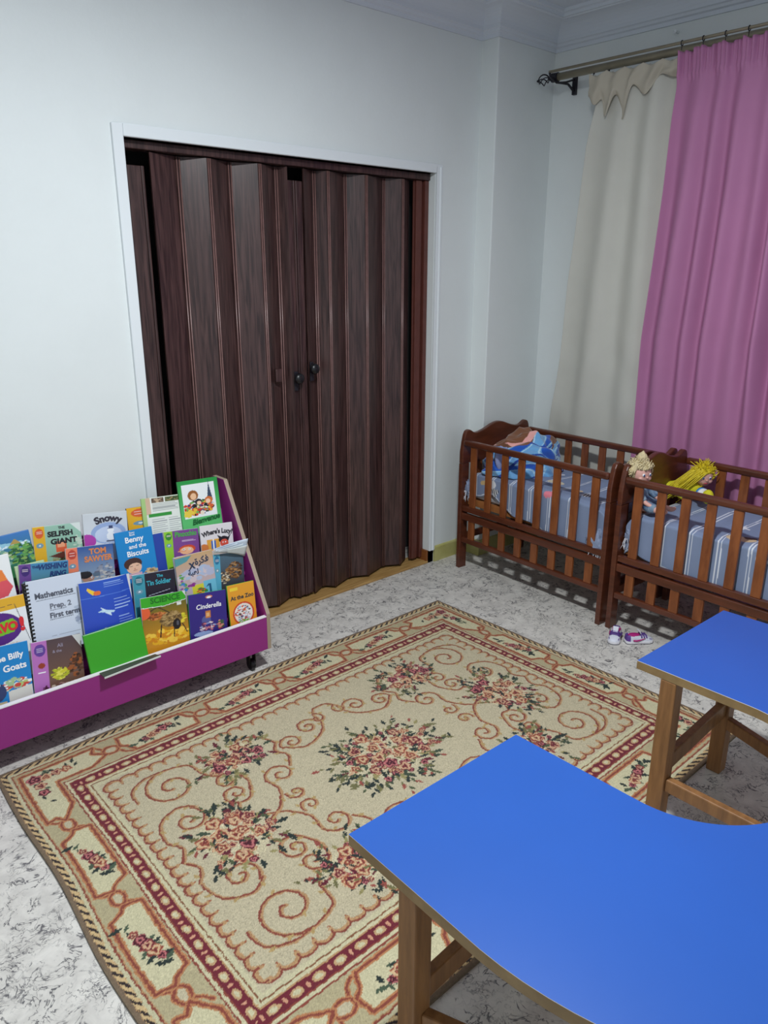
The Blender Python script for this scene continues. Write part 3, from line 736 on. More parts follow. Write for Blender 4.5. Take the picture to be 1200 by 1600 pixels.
# ------------------------------------------------------------------ printed covers, painted on a fine grid
class Art:
    def __init__(s, w, h, bg, step=.0019, crop=0):
        s.nx = max(8, int(w/step)); s.ny = max(8, int(h/step)); s.w = w; s.h = h
        s.U, s.V = np.meshgrid(np.linspace(0, 1, s.nx), np.linspace(0, 1, s.ny)); s.V0 = s.V; s.V = np.clip((s.V-crop)/(1-crop), .001, 1); s.C = np.ones((s.ny, s.nx, 3))*np.array(lin(bg))
    def rect(s, a, b, c, d, col): s.C[(s.U >= a) & (s.V >= b) & (s.U <= c) & (s.V <= d)] = lin(col); return s
    def ell(s, x, y, rx, ry, col): s.C[((s.U-x)/rx)**2+((s.V-y)/ry)**2 < 1] = lin(col); return s
    def ring(s, x, y, rx, ry, t, col):
        q = ((s.U-x)/rx)**2+((s.V-y)/ry)**2; s.C[(q < 1) & (q > (1-t)**2)] = lin(col); return s
    def poly(s, pts, col):
        ins = np.zeros(s.U.shape, bool); n = len(pts)
        for i in range(n):
            x1, y1 = pts[i]; x2, y2 = pts[(i+1) % n]
            if y1 == y2: continue
            ins ^= ((s.V > min(y1, y2)) & (s.V <= max(y1, y2))) & (s.U < (x2-x1)*(s.V-y1)/(y2-y1)+x1)
        s.C[ins] = lin(col); return s
    def line(s, p, q, t, col):
        asp = s.h/s.w; dx, dy = q[0]-p[0], (q[1]-p[1])*asp; L2 = dx*dx+dy*dy+1e-9
        k = np.clip(((s.U-p[0])*dx+(s.V-p[1])*asp*dy)/L2, 0, 1)
        s.C[np.hypot(s.U-p[0]-k*dx, (s.V-p[1])*asp-k*dy) < t] = lin(col); return s
    def blob(s, x, y, rx, ry, cols, n, seed, sz=.05):
        r = random.Random(seed)
        for i in range(n):
            a = r.uniform(0, 2*PI); k = r.random()**.5; q = r.uniform(.4, 1)*sz
            s.ell(x+rx*k*math.cos(a), y+ry*k*math.sin(a), q, q*r.uniform(.4, 1.1)*s.w/s.h, r.choice(cols))
        return s
    def shade(s, a, b, c, d, c1, c2, vert=True):
        m = (s.U >= a) & (s.V >= b) & (s.U <= c) & (s.V <= d); k = ((s.V-b)/(d-b) if vert else (s.U-a)/(c-a))[m][:, None]
        s.C[m] = np.array(lin(c1))*(1-k)+np.array(lin(c2))*k; return s
    def lines(s, a, b, c, d, n, col):
        for i in range(n):
            v = d-(d-b)*(i+.5)/n; s.rect(a, v-.006, c-(.0 if i % 3 else .06), v+.006, col)
        return s
def text_obj(txt, size, m, parent, pos, bend, bold=.02, shear=0, align='LEFT', rot=0, sx=1.0, arc=0):
    cu = D.curves.new('title_text', 'FONT'); cu.body = txt; cu.size = size; cu.offset = bold*size; cu.shear = shear; cu.align_x = align; cu.space_line = .85; cu.resolution_u = 3
    tmp = D.objects.new('title_text', cu); COL.objects.link(tmp)
    me = D.meshes.new_from_object(tmp.evaluated_get(bpy.context.evaluated_depsgraph_get())); D.objects.remove(tmp); D.curves.remove(cu)
    me.materials.clear(); me.materials.append(m); ca, sa = math.cos(rot), math.sin(rot)
    for v in me.vertices:
        x, y = v.co.x*sx, v.co.y
        if arc: a = x/arc; x, y = (arc+y)*math.sin(a), (arc+y)*math.cos(a)-arc
        X, Y = pos[0]+x*ca-y*sa, pos[1]+x*sa+y*ca
        v.co = (X, Y, bend(X, Y)+.0009)
    o = D.objects.new('title_text', me); COL.objects.link(o); o.parent = parent; return o
INK = {}
def ink(c):
    k = 'ink_%02x%02x%02x' % c
    if k not in INK: INK[k] = mat(k, c, .45)
    return INK[k]
def book(kind, label, cat, r, x, u, ang, w_, art, texts=(), h=None, thick=.007, off=0.0, curl=None, back=None, hmax=.285, group='books on the stand', spiral=False, crop=0):
    """x,u: top left corner measured along and up the leaning face of tier r"""
    a = math.radians(ang)
    if h is None: h = min(hmax, (u+w_*math.sin(a))/math.cos(a)-.001)
    y0, z0 = tier(r)
    eu = Vector((0, LEAN, 1))/LL; ex = Vector((1, 0, 0)); nn = Vector((0, -1, LEAN))/LL
    X = ex*math.cos(a)+eu*math.sin(a); Y = -ex*math.sin(a)+eu*math.cos(a)
    tl = Vector((x, y0, z0))+eu*u; bl = tl-Y*h+nn*off
    M = Matrix((X, Y, nn)).transposed().to_4x4(); M.translation = bl
    t = tag(empty(kind, M=M), label, cat, group)
    bend = (lambda px, py: curl(px/w_, py/h)) if curl else (lambda px, py: 0.0)
    A = Art(w_, h, (200, 200, 200), crop=crop); art(A)
    px = A.U*w_; py = A.V0*h; pz = np.vectorize(bend)(px, py) if curl else px*0
    grid_obj('front_cover', np.stack([px, py, pz], -1), A.C, M_art, t, solid=.0006)
    n = 8; mb = MB()
    for zz, ins in ((-.0012, .0015), (-thick+.0006, .0015)):
        for j in range(n+1):
            for i in range(n+1):
                qx, qy = ins+(w_-2*ins)*i/n, ins+(h-2*ins)*j/n; k = bend(qx, qy)
                mb.v.append((qx, qy, zz+k*(.85 if zz > -.002 else .35)))
    N = (n+1)**2
    for j in range(n):
        for i in range(n):
            q = j*(n+1)+i; mb.f += [(q, q+1, q+n+2, q+n+1), (N+q, N+q+n+1, N+q+n+2, N+q+1)]; mb.m += [0, 0]
    for i in range(n):
        for q, s_ in ((i, 1), (n*(n+1)+i, 1)): mb.f.append((q, q+1, N+q+1, N+q)); mb.m.append(0)
        for q in (i*(n+1), i*(n+1)+n): mb.f.append((q, q+n+1, N+q+n+1, N+q)); mb.m.append(0)
    mb.build('page_block', M_paper, t)
    bm_ = ink(back or (210, 210, 214)); MB().box((0, 0, -thick-.0004), (w_, h, -thick+.0002)).box((-.0006, 0, -thick), (.0004, h, -.0002)).build('back_cover', bm_, t)
    for tx in texts: text_obj(tx[0], tx[1], ink(tx[2]), t, (tx[3][0]*w_, (crop+(1-crop)*tx[3][1])*h), bend, **(tx[4] if len(tx) > 4 else {}))
    if spiral:
        sp = MB(); sp.box((-.012, .004, -.008), (.004, h-.004, -.003))
        k = int(h/.0135)
        for i in range(k): yy = .006+(h-.012)*(i+.5)/k; sp.box((-.008, yy-.003, -.004), (.008, yy+.003, .0022))
        sp.build('comb_binding', M_black, t, bevel=.001)
    return t
BK = (28, 28, 34); W = (240, 240, 244)
def level_strip(A, col, oval, wd=.24):
    A.rect(0, 0, wd, 1, col).ell(wd*.52, .84, wd*.36, .115, oval).ell(wd*.5, .56, wd*.30, .06, (110, 150, 170)).ell(wd*.5, .56, wd*.10, .02, (224, 230, 236))
    for i in range(3): A.rect(wd*.28, .875-.035*i, wd*.76, .885-.035*i, (230, 214, 214))
def a_jungle(A):
    A.shade(0, 0, 1, 1, (50, 120, 70), (60, 120, 190)); A.blob(.45, .68, .5, .05, [(226, 238, 244), (150, 200, 220)], 40, 1, .09).blob(.75, .4, .30, .32, [(40, 96, 50), (96, 160, 80), (30, 78, 60), (140, 176, 90)], 150, 2, .06)
    A.poly([(.55, .70), (.67, .84), (.78, .70)], (178, 150, 80)).blob(.25, .35, .3, .25, [(120, 170, 150), (200, 214, 180)], 60, 3, .06)
def a_giant(A):
    A.shade(.24, 0, 1, 1, (128, 176, 152), (150, 190, 172)); A.blob(.65, .14, .34, .12, [(80, 96, 50), (120, 130, 70), (150, 150, 110)], 90, 4, .05).poly([(.28, .28), (.58, .36), (.80, .30), (.55, .20)], (92, 44, 34))
    A.rect(.44, .36, .66, .62, (214, 92, 54)).rect(.47, .47, .63, .60, (236, 160, 120)).blob(.9, .5, .08, .2, [(190, 208, 190)], 20, 4); level_strip(A, (222, 172, 34), (214, 92, 40))
def a_snowy(A):
    A.shade(0, 0, 1, 1, (214, 220, 232), (200, 206, 212)); A.ell(.55, .50, .40, .26, (150, 172, 214)).ell(.55, .46, .31, .20, (196, 208, 232)).ell(.06, .34, .20, .17, (176, 62, 166)).ell(.60, .42, .10, .10, (240, 242, 246)).ell(.60, .56, .075, .07, (240, 242, 246)).rect(.53, .60, .67, .62, (60, 70, 110)).rect(.56, .62, .65, .68, (60, 70, 110)).line((.5, .3), (.72, .3), .015, (90, 96, 120))
def a_yellow(A): A.rect(0, 0, 1, 1, (24, 24, 30)); level_strip(A, (226, 172, 36), (216, 96, 48), .66)
def a_work(A):
    A.rect(0, 0, 1, 1, (226, 230, 224)).rect(0, 0, .10, 1, (166, 200, 130)).shade(.10, .62, .22, 1, (214, 180, 160), (206, 178, 150)).rect(.25, .88, .56, .985, (110, 92, 76)).blob(.4, .93, .14, .035, [(150, 120, 96), (84, 66, 56), (190, 168, 140)], 30, 2, .035)
    A.rect(.60, .88, .97, .985, (96, 104, 66)).blob(.8, .93, .15, .035, [(150, 130, 90), (60, 80, 44)], 30, 3, .035).lines(.26, .68, .92, .86, 6, (140, 146, 150)).rect(.14, .56, .74, .64, (52, 148, 60)).lines(.22, .1, .6, .52, 9, (150, 154, 160)).lines(.64, .1, .95, .52, 9, (150, 154, 160))
def a_bien(A):
    A.shade(0, 0, 1, 1, (100, 196, 118), (36, 148, 66)); A.rect(.08, .26, .90, .92, (232, 236, 238)).blob(.45, .45, .36, .15, [(226, 190, 60), (40, 60, 130), (212, 96, 50), (236, 220, 200), (30, 30, 36), (200, 50, 40), (120, 170, 90)], 120, 6, .06)
    A.poly([(.68, .55), (.755, .92), (.83, .55)], (56, 72, 96)).line((.755, .9), (.755, .97), .006, (56, 72, 96)).ell(.34, .70, .13, .10, (150, 90, 40)).ell(.35, .68, .075, .065, (236, 190, 150)).ell(.72, .57, .10, .07, (206, 110, 50)).ell(.70, .55, .06, .045, (240, 200, 170)).ell(.46, .56, .09, .06, (28, 26, 36)).ell(.47, .54, .055, .04, (238, 200, 170)).blob(.2, .36, .1, .06, [(230, 200, 70)], 16, 3, .06)
def a_wish(A):
    A.shade(.22, 0, 1, 1, (110, 150, 120), (60, 130, 176)); A.blob(.6, .3, .35, .2, [(180, 120, 80), (90, 120, 60), (60, 90, 150)], 60, 9, .06); level_strip(A, (104, 66, 142), (62, 38, 112), .24)
def a_tom(A):
    A.shade(.22, 0, 1, 1, (150, 170, 186), (46, 84, 150)); A.blob(.8, .3, .2, .25, [(186, 182, 180), (140, 144, 160), (96, 100, 120)], 70, 11, .05).ell(.42, .22, .13, .10, (176, 134, 116)).ell(.36, .31, .15, .09, (30, 28, 34)).ell(.50, .235, .025, .025, W).ell(.505, .235, .012, .014, BK).rect(.52, .25, .68, .33, (90, 110, 130)).line((.43, .15), (.50, .14), .012, (110, 70, 60)); level_strip(A, (232, 128, 96), (186, 66, 52))
def a_hept(A):
    A.rect(0, 0, 1, 1, (236, 238, 240)).poly([(.2, .78), (.5, .85), (.78, .74), (.86, .56), (.2, .52)], (236, 132, 60)).poly([(.2, .52), (.86, .56), (.96, .42), (.8, .28), (.2, .22)], (222, 84, 96)).rect(0, .02, 1, .15, (44, 150, 50))
def a_pale(A): A.rect(0, 0, 1, 1, (178, 204, 160))
def a_benny(A):
    A.rect(0, 0, 1, 1, (22, 130, 198)).ell(.38, .24, .20, .13, (232, 186, 158)).ell(.36, .32, .24, .12, (70, 40, 34)).ell(.40, .24, .17, .09, (232, 186, 158)).line((.28, .27), (.34, .27), .008, BK).line((.44, .27), (.50, .27), .008, BK).ell(.39, .21, .02, .015, (206, 140, 116)).line((.34, .175), (.45, .175), .008, (160, 80, 70))
    A.blob(.80, .10, .2, .05, [(206, 176, 130), (226, 206, 170), (150, 116, 80)], 30, 4, .07).rect(.22, .02, .56, .12, (224, 206, 214))
    for i in range(4): A.rect(.22, .02+.028*i, .56, .03+.028*i, (196, 80, 110))
def a_blueb(A): A.rect(0, 0, 1, 1, (38, 66, 160))
def a_pino(A):
    A.rect(0, 0, 1, 1, (120, 66, 140)).ell(.64, .38, .24, .13, (206, 74, 40)).ell(.62, .33, .20, .12, (238, 180, 140)).ell(.54, .37, .035, .03, W).ell(.70, .37, .035, .03, W).ell(.54, .37, .015, .015, BK).ell(.70, .37, .015, .015, BK).rect(.36, .31, .60, .335, (226, 150, 110)).rect(.3, .0, 1, .18, (226, 206, 180)).lines(.5, .62, .9, .68, 2, (214, 190, 220)); level_strip(A, (140, 196, 52), (50, 130, 50))
def a_lucy(A):
    A.rect(0, 0, 1, 1, (222, 216, 220)).rect(.18, .16, .56, .52, (222, 160, 60)).rect(.30, .20, .45, .48, (60, 100, 180)).rect(.36, .16, .39, .52, (240, 240, 240)).ell(.08, .28, .14, .12, (206, 120, 60)).ell(.70, .47, .16, .11, (30, 22, 34)).poly([(.56, .50), (.50, .64), (.68, .54)], (30, 22, 34)).poly([(.80, .50), (.94, .64), (.86, .46)], (30, 22, 34)).ell(.71, .35, .13, .13, (214, 84, 66)).ell(.67, .38, .018, .02, W).ell(.75, .38, .018, .02, W).rect(.0, .0, 1, .14, (206, 190, 180)).ell(.7, .27, .04, .018, (120, 30, 40))
def a_arab(A):
    A.shade(0, 0, 1, 1, (190, 176, 200), (196, 160, 116)); A.blob(.5, .55, .45, .12, [(176, 180, 206), (206, 190, 196), (170, 186, 214)], 60, 3, .12).poly([(0, .80), (.30, .86), (.45, .97), (0, .97)], (84, 150, 160)).blob(.12, .35, .1, .25, [(90, 160, 70), (150, 60, 150), (60, 130, 200)], 30, 4, .06)
    A.rect(.36, 0, 1, .30, (214, 206, 60)).rect(.66, 0, 1, .34, (110, 186, 214)).blob(.6, .14, .14, .07, [(206, 60, 50), (60, 130, 60), (236, 170, 40)], 26, 5, .05).rect(.80, .06, .86, .26, (30, 90, 130)).poly([(.72, .20), (.80, .27), (.80, .22)], (30, 90, 130)).blob(.36, .32, .1, .03, [(140, 50, 140)], 12, 6, .05)
def a_tiger(A):
    A.shade(.2, 0, 1, 1, (60, 52, 54), (76, 104, 122)); A.blob(.68, .52, .26, .22, [(140, 96, 52), (98, 62, 36), (176, 130, 80), (60, 40, 30)], 120, 8, .07).blob(.35, .35, .14, .2, [(186, 150, 100), (84, 66, 56), (220, 206, 180)], 60, 9, .05); level_strip(A, (86, 166, 196), (40, 110, 150), .22)
def a_tin(A):
    A.rect(0, 0, 1, 1, (36, 30, 46)).blob(.66, .25, .26, .15, [(96, 52, 44), (60, 60, 96), (150, 110, 80)], 60, 8, .05).line((.35, .42), (.85, .50), .008, (206, 210, 226)).line((.42, .34), (.92, .40), .006, (206, 210, 226)); level_strip(A, (62, 148, 168), (30, 110, 130), .27)
def a_math(A):
    A.rect(0, 0, 1, 1, (206, 214, 230)); A.blob(.86, .42, .05, .12, [(150, 160, 184), (176, 186, 204)], 30, 3, .05)
    for (v, a, b) in ((.715, .14, .86), (.555, .36, .66), (.43, .34, .76)):
        for i in range(22): x = a+(b-a)*i/22; A.line((x, v+.006*(i % 2)), (x+(b-a)/22, v+.006*((i+1) % 2)), .006, (120, 126, 140))
    A.rect(.33, .205, .42, .212, (150, 156, 170)).rect(.46, .205, .86, .212, (150, 156, 170))
def a_blue(A):
    A.shade(0, 0, 1, 1, (46, 70, 186), (40, 84, 190)); A.ell(.3, .02, .5, .06, (60, 130, 90)).poly([(.14, .90), (.30, .80), (.22, .76), (.12, .86)], (240, 200, 60)).ell(.30, .79, .07, .04, (226, 110, 50)).poly([(.26, .46), (.56, .41), (.60, .44), (.36, .49)], (190, 220, 240)).poly([(.38, .46), (.32, .54), (.44, .47)], (210, 230, 244)).poly([(.40, .43), (.52, .36), (.50, .43)], (210, 230, 244))
    A.lines(.44, .86, .84, .96, 3, (140, 170, 230)).lines(.60, .44, .95, .66, 4, (170, 196, 240)).lines(.66, .2, .95, .34, 3, (150, 176, 232)).blob(.45, .12, .12, .04, [(214, 220, 236)], 10, 2, .04).line((0, .72), (1, .74), .006, (90, 130, 220))
def a_green(A): A.rect(0, 0, 1, 1, (58, 162, 38))
def a_billy(A):
    A.rect(0, 0, 1, 1, (24, 130, 200)).blob(.70, .30, .28, .09, [(214, 224, 226), (236, 236, 238), (160, 190, 150), (200, 70, 60), (176, 196, 120)], 70, 5, .07).poly([(.55, .20), (1, .24), (1, 0), (.55, 0)], (216, 214, 206)).ell(.30, .22, .22, .17, (48, 62, 106)).ell(.32, .34, .10, .05, (232, 236, 240)).rect(0, 0, .5, .05, (206, 190, 150)).ell(.05, .36, .09, .05, (220, 206, 60))
def a_bravo(A):
    A.rect(0, 0, 1, 1, (232, 234, 238)).rect(0, .76, 1, 1, (222, 170, 44)).line((.80, .86), (.98, .1), .006, (60, 60, 70)).line((.3, .82), (.80, .86), .006, (60, 60, 70)).ell(.40, .44, .48, .31, (84, 34, 128)).poly([(.02, .50), (.72, .60), (.80, .50), (.72, .34), (.02, .26)], (120, 186, 40)).blob(.6, .10, .25, .02, [(206, 170, 90)], 14, 3, .06)
def a_purp(A):
    A.shade(.3, 0, 1, 1, (120, 86, 66), (82, 66, 72)); A.blob(.52, .36, .18, .10, [(206, 200, 50), (176, 180, 40), (226, 220, 90)], 60, 2, .05).blob(.84, .46, .13, .2, [(84, 50, 32), (150, 84, 44), (50, 36, 30)], 50, 3, .06).blob(.6, .12, .3, .06, [(176, 140, 130), (110, 60, 70), (206, 190, 170)], 40, 4, .05)
    A.rect(0, 0, .30, 1, (182, 112, 186)).ell(.16, .84, .11, .11, (96, 62, 150)).ell(.17, .56, .07, .05, (150, 60, 40)).rect(.10, .43, .24, .445, W).blob(.22, .14, .05, .04, [(80, 30, 60)], 12, 3, .03)
    for i in range(3): A.rect(.10, .87-.03*i, .22, .88-.03*i, (206, 200, 226))
def a_sci(A):
    A.shade(0, 0, 1, 1, (206, 140, 30), (44, 84, 36)); A.blob(.5, .16, .5, .14, [(226, 170, 30), (206, 130, 20), (238, 196, 70)], 80, 4, .09).blob(.86, .48, .10, .12, [(196, 190, 40), (226, 206, 60)], 26, 7, .06)
    A.blob(.30, .60, .22, .07, [(176, 92, 44), (206, 130, 70), (120, 62, 30)], 60, 6, .05).ell(.62, .48, .24, .15, (126, 98, 56)).blob(.62, .50, .23, .14, [(150, 120, 70), (96, 72, 42), (176, 146, 96)], 120, 3, .04).ell(.74, .36, .09, .11, (30, 24, 26)).ell(.76, .38, .03, .05, (84, 84, 96))
    A.line((.06, .66), (.34, .78), .014, (60, 44, 34)).line((.34, .78), (.60, .62), .014, (60, 44, 34)).line((.40, .40), (.36, .16), .014, (50, 34, 26)).line((.86, .36), (.96, .16), .012, (50, 34, 26)).line((.68, .30), (.66, .12), .012, (50, 34, 26))
    A.ell(.04, .70, .14, .13, (226, 96, 54)).rect(0, .82, 1, 1, (60, 168, 40)).poly([(0, .84), (0, .80), (.45, .78), (1, .84)], (60, 168, 40)).line((0, .80), (.5, .775), .008, W).line((.5, .775), (1, .83), .008, W).rect(.78, .74, .88, .80, (220, 224, 220))
def a_cind(A):
    A.shade(0, 0, 1, 1, (48, 36, 120), (54, 40, 128)); A.ell(.54, .90, .09, .035, (206, 130, 100)).ell(.54, .89, .06, .02, W).ell(.44, .40, .12, .10, (84, 90, 150)).rect(.42, .44, .56, .60, (196, 120, 60)).rect(.45, .48, .53, .56, (226, 176, 120)).blob(.45, .26, .22, .10, [(206, 120, 130), (150, 160, 200), (90, 40, 90), (226, 206, 200)], 60, 5, .05).blob(.82, .26, .10, .10, [(176, 50, 60), (60, 90, 60), (206, 140, 120)], 30, 6, .05).ell(.35, .12, .25, .05, (150, 170, 214))
def a_zoo(A):
    A.shade(0, 0, 1, 1, (232, 150, 40), (226, 158, 48)); A.ell(.52, .30, .40, .27, (206, 72, 40)).ell(.52, .30, .34, .23, (232, 222, 214)).blob(.5, .30, .28, .18, [(40, 56, 110), (230, 230, 236), (206, 90, 60), (90, 60, 50), (150, 180, 210)], 90, 8, .06).blob(.5, .12, .2, .03, [(120, 176, 60)], 16, 4, .05).rect(.08, .86, .38, .93, (238, 206, 60))

curlTR = lambda k, s=1.25: (lambda a, b: k*max(0, (a*.8+b*.8-s+.25))**2)
curlBack = lambda k: (lambda a, b: -k*max(0, (a+b-1.45))**2)
B = book
B('story_book', 'book with a green jungle and blue sky cover, leftmost of the top row', 'book', 4, -.719, .189, 1.7, .162, a_jungle, off=.004, back=(60, 110, 170), h=.185, crop=0.3)
B('story_book', 'sage green story book with a yellow strip, left of the pale grey book', 'book', 4, -.543, .197, -5.5, .173, a_giant, [('THE', .013, BK, (.52, .90), dict(bold=.04)), ('SELFISH', .026, BK, (.29, .74), dict(bold=.05, sx=1.05)), ('GIANT', .026, BK, (.34, .56), dict(bold=.05, sx=1.2))], off=.002, h=.175, curl=curlBack(.06), back=(214, 222, 220), crop=0.1)
B('story_book', 'pale grey story book with a round blue snow scene on its cover', 'book', 4, -.360, .207, -6.5, .170, a_snowy, [('Snowy', .036, (50, 46, 60), (.56, .79), dict(bold=.05, arc=.11, align='CENTER'))], off=.006, h=.185, crop=0.15)
B('story_book', 'dark book with a yellow strip, mostly hidden behind the worksheet book', 'book', 4, -.186, .194, -3.7, .160, a_yellow, off=-.006, h=.18, back=(30, 30, 36), crop=0.2)
B('workbook', 'pale green workbook full of small text and photos', 'book', 4, -.124, .220, -3.8, .166, a_work, off=.004, back=(166, 200, 130), crop=0.15)
B('story_book', 'green-framed book lettered Bienvenue standing tallest at the top right', 'book', 4, .035, .259, -2.4, .182, a_bien, [('Bienvenue', .031, (16, 96, 44), (.24, .12), dict(bold=.05, shear=.3, rot=.10))], off=.012, back=(36, 148, 66), h=.235, crop=0.1)
B('story_book', 'blue story book with a purple strip, behind the Mathematics notebook', 'book', 2.5, -.631, .323, -8.0, .169, a_wish, [('THE', .012, (24, 50, 110), (.26, .885), dict(bold=.04)), ('WISHING', .027, (24, 50, 110), (.37, .84), dict(bold=.04, shear=.2, sx=.88)), ('RING', .024, (24, 50, 110), (.60, .67), dict(bold=.05, shear=.2))], off=-.004, hmax=.24, crop=0.35)
B('story_book', 'dusky blue story book with an orange strip, behind the aeroplane booklet', 'book', 3, -.459, .259, -6.4, .176, a_tom, [('TOM', .029, (214, 130, 80), (.48, .80), dict(bold=.045)), ('SAWYER', .029, (214, 130, 80), (.37, .62), dict(bold=.045, sx=.92))], off=.000, crop=0.36)
B('story_book', 'white book with orange and red heptagon at the left edge', 'book', 2.6, -.792, .355, .2, .134, a_hept, off=.006, back=(220, 220, 224), crop=0.3)
B('workbook', 'plain pale green workbook, only its top corner showing', 'book', 2.4, -.644, .335, .2, .100, a_pale, off=-.014, h=.2, back=(178, 204, 160))
B('story_book', 'bright blue story book with a brown-haired boy, middle of the stand', 'book', 3, -.278, .276, -1.4, .150, a_benny, [('Benny', .030, W, (.24, .76), dict(bold=.025)), ('and the', .023, W, (.32, .625), dict(bold=.02)), ('Biscuits', .029, W, (.24, .475), dict(bold=.025)), ('Story', .010, W, (.38, .935), dict(bold=.02)), ('Book', .010, W, (.38, .89), dict(bold=.02))], off=.014, back=(22, 110, 180), crop=0.30)
B('story_book', 'plain dark blue book, only a strip showing beside the bright blue story book', 'book', 3, -.215, .240, -1.9, .132, a_blueb, off=.003, thick=.004, back=(38, 66, 160), h=.22)
B('story_book', 'purple story book with a lime green strip on its left side', 'book', 3, -.076, .235, -6.0, .150, a_pino, [('Pinocchio', .029, (70, 170, 70), (.30, .80), dict(bold=.035, sx=.84))], off=.000, crop=0.42)
B('story_book', 'white story book with a red-faced girl with black hair, third row right end', 'book', 3, .077, .226, -5.0, .150, a_lucy, [("Where's Lucy?", .027, (56, 54, 62), (.52, .70), dict(bold=.05, arc=.24, align='CENTER', sx=.86))], off=.009, crop=0.4)
B('picture_book', 'pastel picture book with Arabic title and a numbered corner', 'book', 2, -.080, .292, -1.8, .170, a_arab, [('\ufe93\ufeae\ufedc\ufed3', .036, (40, 56, 84), (.52, .74), dict(bold=.03, rot=.12)), ('X', .034, (40, 56, 84), (.36, .68), dict(bold=.05)), ('\ufe94\ufe92\ufecc\ufedf', .030, (40, 56, 84), (.30, .54), dict(bold=.03))], off=.004, curl=lambda a, b: .02*max(0, .5-a)*b, crop=0.36)
B('story_book', 'brown story book with a pale blue strip and a curled white page', 'book', 2, .094, .262, -7.0, .140, a_tiger, off=.000, crop=0.38)
B('story_book', 'near-black story book with a teal strip and teal title', 'book', 2, -.256, .267, -5.6, .171, a_tin, [('The', .016, (60, 170, 190), (.56, .86), dict(bold=.03)), ('Tin Soldier', .026, (60, 170, 190), (.31, .68), dict(bold=.03, sx=.86))], off=.008, crop=0.4)
B('spiral_notebook', 'comb-bound Mathematics notebook with pale blue-white cover', 'notebook', 1.9, -.632, .360, -3.2, .190, a_math, [('Mathematics', .029, (84, 88, 102), (.12, .745), dict(bold=.03, sx=.90)), ('Prep. 2', .026, (110, 114, 128), (.36, .58), dict(bold=.03)), ('First term', .026, (84, 88, 102), (.34, .455), dict(bold=.03))], off=.006, h=.265, spiral=True, back=(30, 30, 34))
B('exercise_book', 'royal blue booklet with an aeroplane beside the Mathematics notebook', 'book', 1.8, -.464, .326, -3.5, .192, a_blue, off=.020, h=.215, curl=lambda a, b: .016*math.sin(PI*min(1, a))-.05*max(0, a-.75)*b)
B('exercise_book', 'plain bright green exercise book leaning over the front ledge', 'book', .72, -.498, .318, .9, .218, a_green, off=.012, h=.172, thick=.010, curl=lambda a, b: .006*math.sin(PI*a), back=(58, 162, 38))
B('story_book', 'blue story book with white title, leftmost of the front row', 'book', 1, -.847, .325, -4.5, .173, a_billy, [('Three Billy', .029, W, (.16, .72), dict(bold=.03, rot=.05)), ('Goats', .031, W, (.50, .54), dict(bold=.03, rot=.05))], off=.002, crop=0.3)
B('textbook', 'white textbook with a round purple and green badge at the left edge', 'book', 1.8, -.819, .343, -1.5, .173, a_bravo, [('BRAVO', .040, (214, 40, 48), (.08, .38), dict(bold=.06, sx=.95)), ('!', .060, (214, 40, 48), (.83, .34), dict(bold=.07))], off=.004, crop=0.36)
B('story_book', 'brown story book with a lilac strip and yellow flowers', 'book', 1, -.666, .298, -6.5, .172, a_purp, [('Ali', .018, (150, 140, 160), (.5, .84), dict(bold=.02)), ('& the', .014, (150, 140, 160), (.4, .75), dict(bold=.02))], off=.003, curl=curlBack(.05), back=(206, 206, 206), crop=0.3)
B('textbook', 'SCIENCE textbook with a bee on yellow flowers', 'book', 1, -.260, .340, -5.5, .186, a_sci, [('SCIENCE', .030, (30, 110, 30), (.20, .865), dict(bold=.03, sx=1.05))], off=.003, curl=curlBack(.03), crop=0.32)
B('story_book', 'dark violet story book next to the orange one in the front row', 'book', 1, -.070, .300, -7.0, .166, a_cind, [('Cinderella', .027, W, (.18, .66), dict(bold=.02, shear=.15))], off=.004, back=(70, 160, 60), crop=0.34)
B('story_book', 'orange story book with a round picture, right end of the front row', 'book', 1, .103, .290, -4.0, .126, a_zoo, [('At the Zoo', .0235, (50, 60, 66), (.09, .64), dict(bold=.03, rot=.03))], off=.004, back=(90, 180, 50), crop=0.36)
# open curled pages, sub-sheets of the books they stick out of
def curled_page(parent_kind, label_hint, pts_top, pts_bot, col):
    pass
def page_fan(book_obj, layers, w_, h_, seed):
    r_ = random.Random(seed)
    for k in range(layers):
        n = 14; P = np.zeros((6, n, 3))
        for j in range(6):
            for i in range(n):
                u = i/(n-1); v = j/5
                P[j, i] = (w_*u, h_-.002+.004*k+v*(.016+.004*k)*(.3+u)-.03*u*u*(1-v), .004+.004*k+.026*u*v+.012*math.sin(u*3+k))
        c = np.ones((6, n, 3))*np.array(lin((214-6*k, 222-5*k, 222)))
        grid_obj('curled_page', P, c, M_art, book_obj, solid=.0005)
bt = {o['label']: o for o in D.objects if 'label' in o}
page_fan(bt['brown story book with a pale blue strip and a curled white page'], 4, .145, .255, 4)
g = bt['plain bright green exercise book leaning over the front ledge']
gi = g.matrix_world.inverted()
def ledge_sheet(name, pts, th, m):
    up = [gi @ Vector(p) for p in pts]; dn = [gi @ Vector((p[0], p[1]+.0005, p[2]-th)) for p in pts]
    MB().add(up+dn, [(0, 1, 2, 3), (4, 7, 6, 5), (0, 4, 5, 1), (1, 5, 6, 2), (2, 6, 7, 3), (3, 7, 4, 0)]).build(name, m, g)
ledge_sheet('folded_cover', [(-.475, -.432, .258), (-.262, -.432, .258), (-.255, -.462, .262), (-.470, -.462, .252)], .0022, mat('dark_olive_card', (64, 66, 60), .5))
ledge_sheet('page_edge', [(-.470, -.4622, .252), (-.255, -.4622, .262), (-.254, -.4650, .262), (-.470, -.4650, .252)], .006, M_paper)

